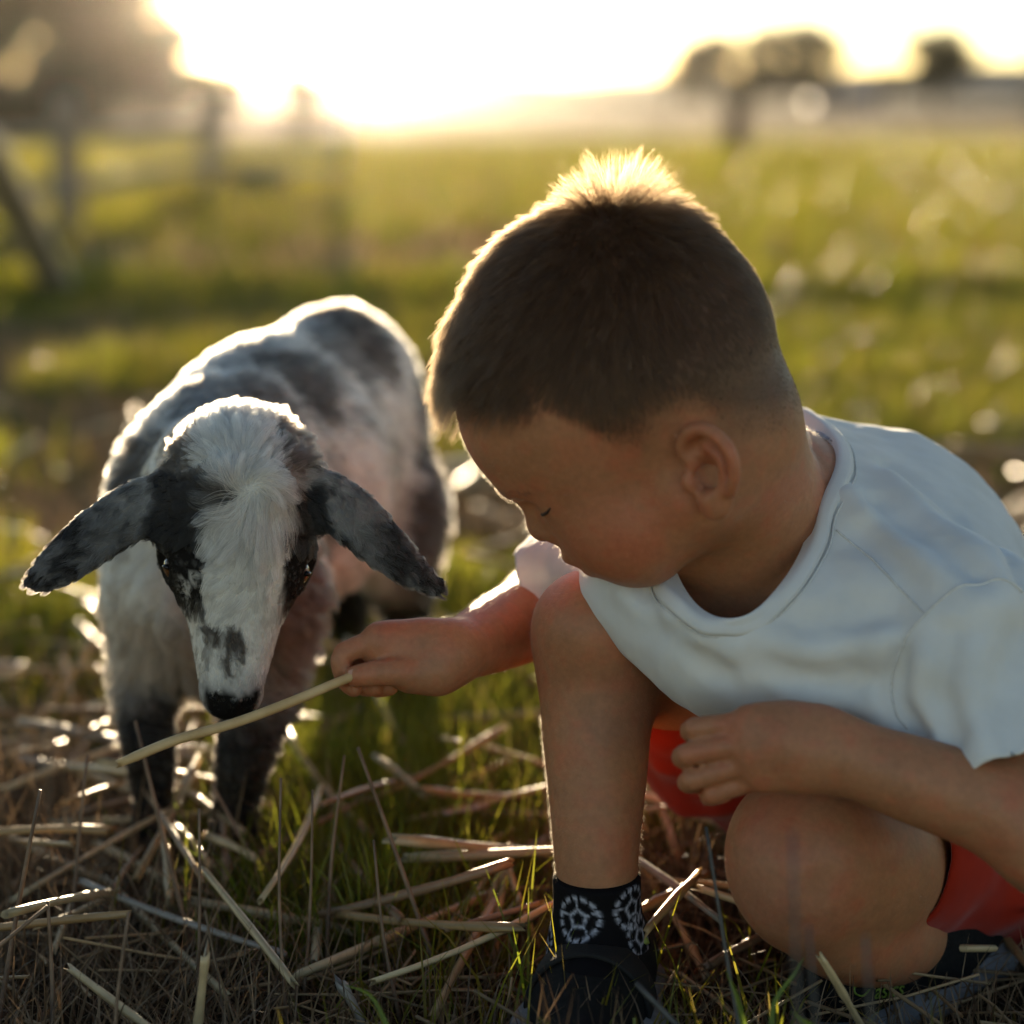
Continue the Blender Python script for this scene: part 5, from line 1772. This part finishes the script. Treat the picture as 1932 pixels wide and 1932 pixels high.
# straws one can pick out in the photograph: two ends (pixel, height above ground), radius, kind, label
def gz(px, py, z):
    return ground_at(px, py, z)
pick = [
    ((0, 1492, .045), (228, 1408, .050), .0040, 0, "sunlit straw lying flat at the left edge beside the goat's leg"),
    ((60, 1380, .03), (195, 1190, .085), .0042, 1, "golden straw leaning up in front of the goat's chest at left"),
    ((-30, 1290, .02), (180, 1195, .03), .0045, 3, "greyish straw behind the golden leaning one at left"),
    ((118, 1240, .055), (140, 1330, .035), .0040, 1, "short broken golden straw left of the goat's foreleg"),
    ((-20, 1345, .04), (225, 1325, .03), .0036, 2, "brown straw crossing behind the goat's left foreleg"),
    ((-20, 1560, .03), (195, 1660, .02), .0042, 0, "long pale straw running down from the left edge"),
    ((195, 1655, .022), (430, 1880, .020), .0040, 0, "glinting straw slanting across the lower left"),
    ((130, 1825, .05), (290, 1945, .035), .0038, 0, "pale straw at the bottom edge, left of the upright stub"),
    ((372, 1945, .03), (388, 1800, .075), .0040, 0, "upright pale straw stub at the bottom left"),
    ((640, 1850, .04), (690, 1940, .01), .0046, 3, "short grey straw at the bottom middle with a grass blade over it"),
    ((720, 1488, .03), (890, 1400, .035), .0042, 1, "straw slanting up between the goat and the child's shin"),
    ((840, 1538, .03), (1045, 1538, .032), .0036, 0, "level sunlit straw just left of the child's shin"),
    ((870, 1560, .02), (1050, 1600, .03), .0044, 1, "thick brown-gold straw end pointing at the child's shin"),
    ((960, 1600, .05), (905, 1740, .012), .0036, 0, "pale straw hanging down, first of the spray by the shin"),
    ((965, 1600, .052), (935, 1795, .006), .0038, 0, "pale straw pointing straight down in the spray by the shin"),
    ((960, 1640, .05), (1010, 1775, .01), .0036, 0, "pale straw nearest the sock in the spray by the shin"),
    ((985, 1690, .05), (930, 1790, .004), .0034, 0, "short pale straw crossing the spray by the shin"),
    ((1225, 1480, .05), (1280, 1630, .022), .0046, 1, "straw rising behind the child between the legs"),
    ((1200, 1720, .04), (1345, 1645, .045), .0048, 1, "thick pinkish straw leaning on the sock's right side"),
    ((1195, 1600, .05), (1245, 1690, .02), .0044, 1, "short straw just right of the shin above the sock"),
    ((1255, 1700, .03), (1335, 1850, .012), .0040, 0, "grey-white straw below the kneeling leg, slanting to the bottom"),
    ((1300, 1640, .03), (1400, 1655, .028), .0038, 2, "brown straw running behind the near knee"),
    ((1330, 1825, .02), (1450, 1760, .03), .0042, 2, "straw half under the near knee"),
    ((1880, 1690, .03), (1975, 1790, .02), .0046, 0, "pale straw at the right edge behind the red shorts"),
    ((1850, 1710, .028), (1960, 1850, .02), .0044, 1, "second straw at the right edge below the red shorts"),
    ((1900, 1660, .035), (1990, 1700, .03), .0042, 1, "uppermost straw at the right edge beside the red shorts"),
    ((1545, 1800, .075), (1630, 1945, .02), .0036, 0, "pale split straw in front of the near shoe"),
    ((880, 1180, .06), (1010, 1140, .06), .0044, 0, "sunlit straw seen beyond the outstretched arm"),
    ((-20, 990, .03), (90, 1025, .035), .0075, 0, "blurred bright straw at the left edge behind the goat's ear"),
    ((840, 930, .03), (930, 860, .05), .0085, 0, "blurred straw between the goat's flank and the child's face"),
    ((900, 960, .03), (985, 985, .03), .0090, 0, "bright blurred straw right before the child's nose"),
    ((0, 880, .03), (70, 830, .05), .0090, 0, "bright blurred straw stub left of the goat's shoulder"),
    ((780, 1300, .02), (1010, 1290, .03), .0040, 1, "straw lying level under the outstretched hand"),
    ((250, 1370, .02), (520, 1376, .02), .0038, 2, "brown straw passing between the goat's forelegs"),
]
rs_s = np.random.default_rng(53)
for a, b, r, k, lab in pick:
    V, F = stalk(gz(*a), gz(*b), r * .60, rs_s, .022, 9, 9)
    o = mesh_np("straw_stalk", V, F, straw_mat2, colors=straw_colours(k, V, 9, 9, rs_s))
    tag(o, lab, "straw", "loose straw stalks")

# more loose stalks, each its own thing
n_more = 264
for i in range(n_more):
    near = rs_s.random() < .74
    y = rs_s.uniform(1.16, 2.1) if near else rs_s.uniform(2.1, 3.6)
    x = rs_s.uniform(-1, 1) * (.26 * y)
    if not near and rs_s.random() < .65:
        y = rs_s.uniform(1.95, 3.1); x = rs_s.uniform(-.12, .30) * y * .9          # a drift of straw behind the two
    if near and x > .02 and rs_s.random() < .35:
        x = -abs(x)
    L = rs_s.uniform(.05, .17) * (1 if near else 1.5)
    az = rs_s.uniform(0, math.pi)
    z = rs_s.uniform(.022, .060)
    dz = rs_s.normal(0, .16)
    d = np.array([math.cos(az), math.sin(az), dz]) * L / 2
    c = np.array([x, y, z + abs(d[2]) * .8])
    V, F = stalk(c - d, c + d, rs_s.uniform(.0016, .0032) * (1 if near else 1.5), rs_s, .035)
    k = rs_s.choice([0, 1, 2, 3], p=[.40, .36, .16, .08])
    o = mesh_np("straw_stalk", V, F, straw_mat2, colors=straw_colours(k, V, 7, 7, rs_s))
    tag(o, "loose dry straw stalk lost among the trampled grass litter", "straw", "straw scattered in the litter")

def litter():
    rs = np.random.default_rng(59)
    parts = []
    for i in range(2600):
        y = .85 + 2.9 * rs.random() ** 1.3
        x = rs.uniform(-1, 1) * (.30 * y + .1)
        L = rs.uniform(.02, .11); az = rs.uniform(0, math.pi); z = rs.uniform(.002, .022)
        d = np.array([math.cos(az), math.sin(az), rs.normal(0, .18)]) * L / 2
        c = np.array([x, y, z + abs(d[2]) * .7])
        V, F = tube_np([c - d, c + d * .1 + rs.normal(0, .0012, 3), c + d], rs.uniform(.0005, .0013), 5, cap=False)
        col = np.array([.40, .27, .14]) * rs.uniform(.5, 1.5)
        parts.append((V, F, col))
    V, F = merge_np([(v, f) for v, f, _ in parts])
    col = np.concatenate([np.tile(c, (len(v), 1)) for v, _, c in parts])
    o = mesh_np("straw_litter", V, F, dry_mat, colors=np.clip(col, 0, .8))
    tag(o, "fine chaff and straw bits strewn over the soil", "straw litter", kind="stuff")
litter()

# single upright dry stems -------------------------------------------------
stem_mat = noise_mat("upright_stem", (.10, .060, .036), (.24, .15, .09), 60, .55, .4, 400, bdist=.0005)
stem_grey = noise_mat("upright_stem_grey", (.045, .042, .040), (.10, .095, .09), 60, .6, .3, 400, bdist=.0005)
stems = [   # top pixel, base pixel, depth, radius, label, material
    ((530, 1468), (540, 1840), 1.20, .0009, "tall thin dry stem standing left of centre in the foreground", 0),
    ((590, 1490), (580, 1720), 1.24, .0009, "thin dry stem just right of the tall foreground one", 0),
    ((650, 1425), (632, 1640), 1.28, .0010, "thin stem with sunlit tip before the green tuft", 0),
    ((675, 1410), (790, 1735), 1.26, .0013, "leaning dark stem crossing the green tuft", 0),
    ((705, 1585), (722, 1700), 1.22, .0010, "short knotted stem below the leaning one", 0),
    ((76, 1490), (15, 1830), 1.20, .0013, "tall reddish stem leaning at the far left", 0),
    ((90, 1710), (-20, 1800), 1.16, .0013, "slanting brown stem at the left edge", 0),
    ((376, 1525), (374, 1690), 1.24, .0009, "thin stem before the goat's right foreleg", 0),
    ((243, 1720), (225, 1960), 1.12, .0010, "dark thin stem at the bottom left", 0),
    ((255, 1360), (305, 1560), 1.30, .0014, "stem crossing the goat's left foreleg", 0),
    ((165, 1425), (150, 1600), 1.32, .0012, "brown stem between the left edge and the goat's foreleg", 0),
    ((90, 1700), (92, 1830), 1.18, .0012, "short upright stem beside the slanting one at left", 0),
    ((400, 1480), (480, 1620), 1.36, .0012, "stem leaning against the goat's right foreleg", 0),
    ((1495, 1570), (1515, 2300), .86, .0010, "blurred grey stem standing in front of the near knee", 1),
    ((1525, 1745), (1560, 2200), .92, .0009, "blurred pale stem low in front of the near knee", 1),
    ((1632, 1765), (1650, 2250), .90, .0010, "blurred grey stem in front of the near shoe", 1),
    ((1332, 1560), (1400, 1960), 1.10, .0010, "long grey stem curving up between shin and near knee", 1),
    ((1200, 1855), (1300, 1960), 1.10, .0018, "grey blade stub at the bottom by the shoe", 1),
]
for t, b, d, r, lab, mk in stems:
    p1 = at(*t, d)
    p0 = at(*b, d)
    if p0[2] > .002:
        p0 = p0 + (p0 - p1) / np.linalg.norm(p0 - p1) * .001
        v = p0 - p1; v = v / abs(v[2]); p0 = p0 + v * p0[2]
    elif p0[2] < -.01:
        v = p1 - p0; p0 = p0 + v * (-p0[2] / v[2])
    m_ = (p0 + p1) / 2 + rs_s.normal(0, .002, 3)
    V, F = tube_np(bez([p0, m_, p1], 9), np.linspace(r * 1.25, r * .75, 9) * (1 + .15 * rs_s.random(9)), 6)
    o = mesh_np("dry_stem", V, F, [stem_mat, stem_grey][mk])
    tag(o, lab, "stem", "upright dry stems")

# a few long green blades at the bottom right
lime = tint_mat("long_blade", rough=.4, spec=.5, var=.15, nscale=60, trans=.5)
for (pts, w, lab) in (
    ([(1405, 1940, 1.08), (1390, 1880, 1.08), (1368, 1828, 1.08)], .0030, "bright green blade standing alone at the bottom, left of the curved one"),
    ([(1455, 1945, 1.08), (1462, 1890, 1.085), (1500, 1835, 1.09), (1518, 1806, 1.095)], .0030, "curved bright green blade in front of the near knee"),
    ([(1545, 1945, 1.07), (1515, 1925, 1.07), (1490, 1908, 1.07)], .0034, "short broad green blade at the bottom edge"),
    ([(735, 1945, 1.10), (700, 1880, 1.11), (650, 1858, 1.12)], .0028, "yellow-green blade arching over the short grey straw"),
    ([(1040, 1500, 1.14), (1030, 1700, 1.15), (1015, 1900, 1.13)], .0, ""),
):
    if not lab:
        continue
    P3 = bez([at(*q) for q in pts], 14)
    dn = P3[0].copy(); dn[2] = 0
    P3 = np.concatenate([bez([np.array([P3[0][0], P3[0][1] + .005, 0.0]), P3[0]], 4)[:-1], P3])
    t = nrows(np.gradient(P3, axis=0)); s = nrows(np.cross(t, FWD + .3 * RIGHT))
    wv = (w * (1 - np.linspace(0, 1, len(P3)) ** 2) + .0002)[:, None]
    V = np.concatenate([P3 - s * wv / 2, P3 + FWD * .0004, P3 + s * wv / 2]); n = len(P3)
    q = np.array([(k * n + i, (k + 1) * n + i, (k + 1) * n + i + 1, k * n + i + 1) for k in range(2) for i in range(n - 1)])
    o = mesh_np("grass_blade", V, q, lime, colors=np.tile([.17, .24, .03], (len(V), 1)))
    tag(o, lab, "grass blade", "long green blades")
# ------------------------------------------------------------------ evening haze in the air
V, q = box_np((-700, -30, -1.0), (700, 620, 24.0))
hz_m = bpy.data.materials.new("haze_air"); hz_m.use_nodes = True
N, L = hz_m.node_tree.nodes, hz_m.node_tree.links
N.clear()
out = N.new("ShaderNodeOutputMaterial"); pv_ = N.new("ShaderNodeVolumePrincipled")
pv_.inputs["Color"].default_value = (.95, .90, .84, 1)
pv_.inputs["Density"].default_value = HAZE_DENSITY
pv_.inputs["Anisotropy"].default_value = .955
L.new(pv_.outputs[0], out.inputs["Volume"])
o = mesh_np("haze", V, q, hz_m, smooth=False)
tag(o, "golden evening haze over the field", "haze", kind="stuff")
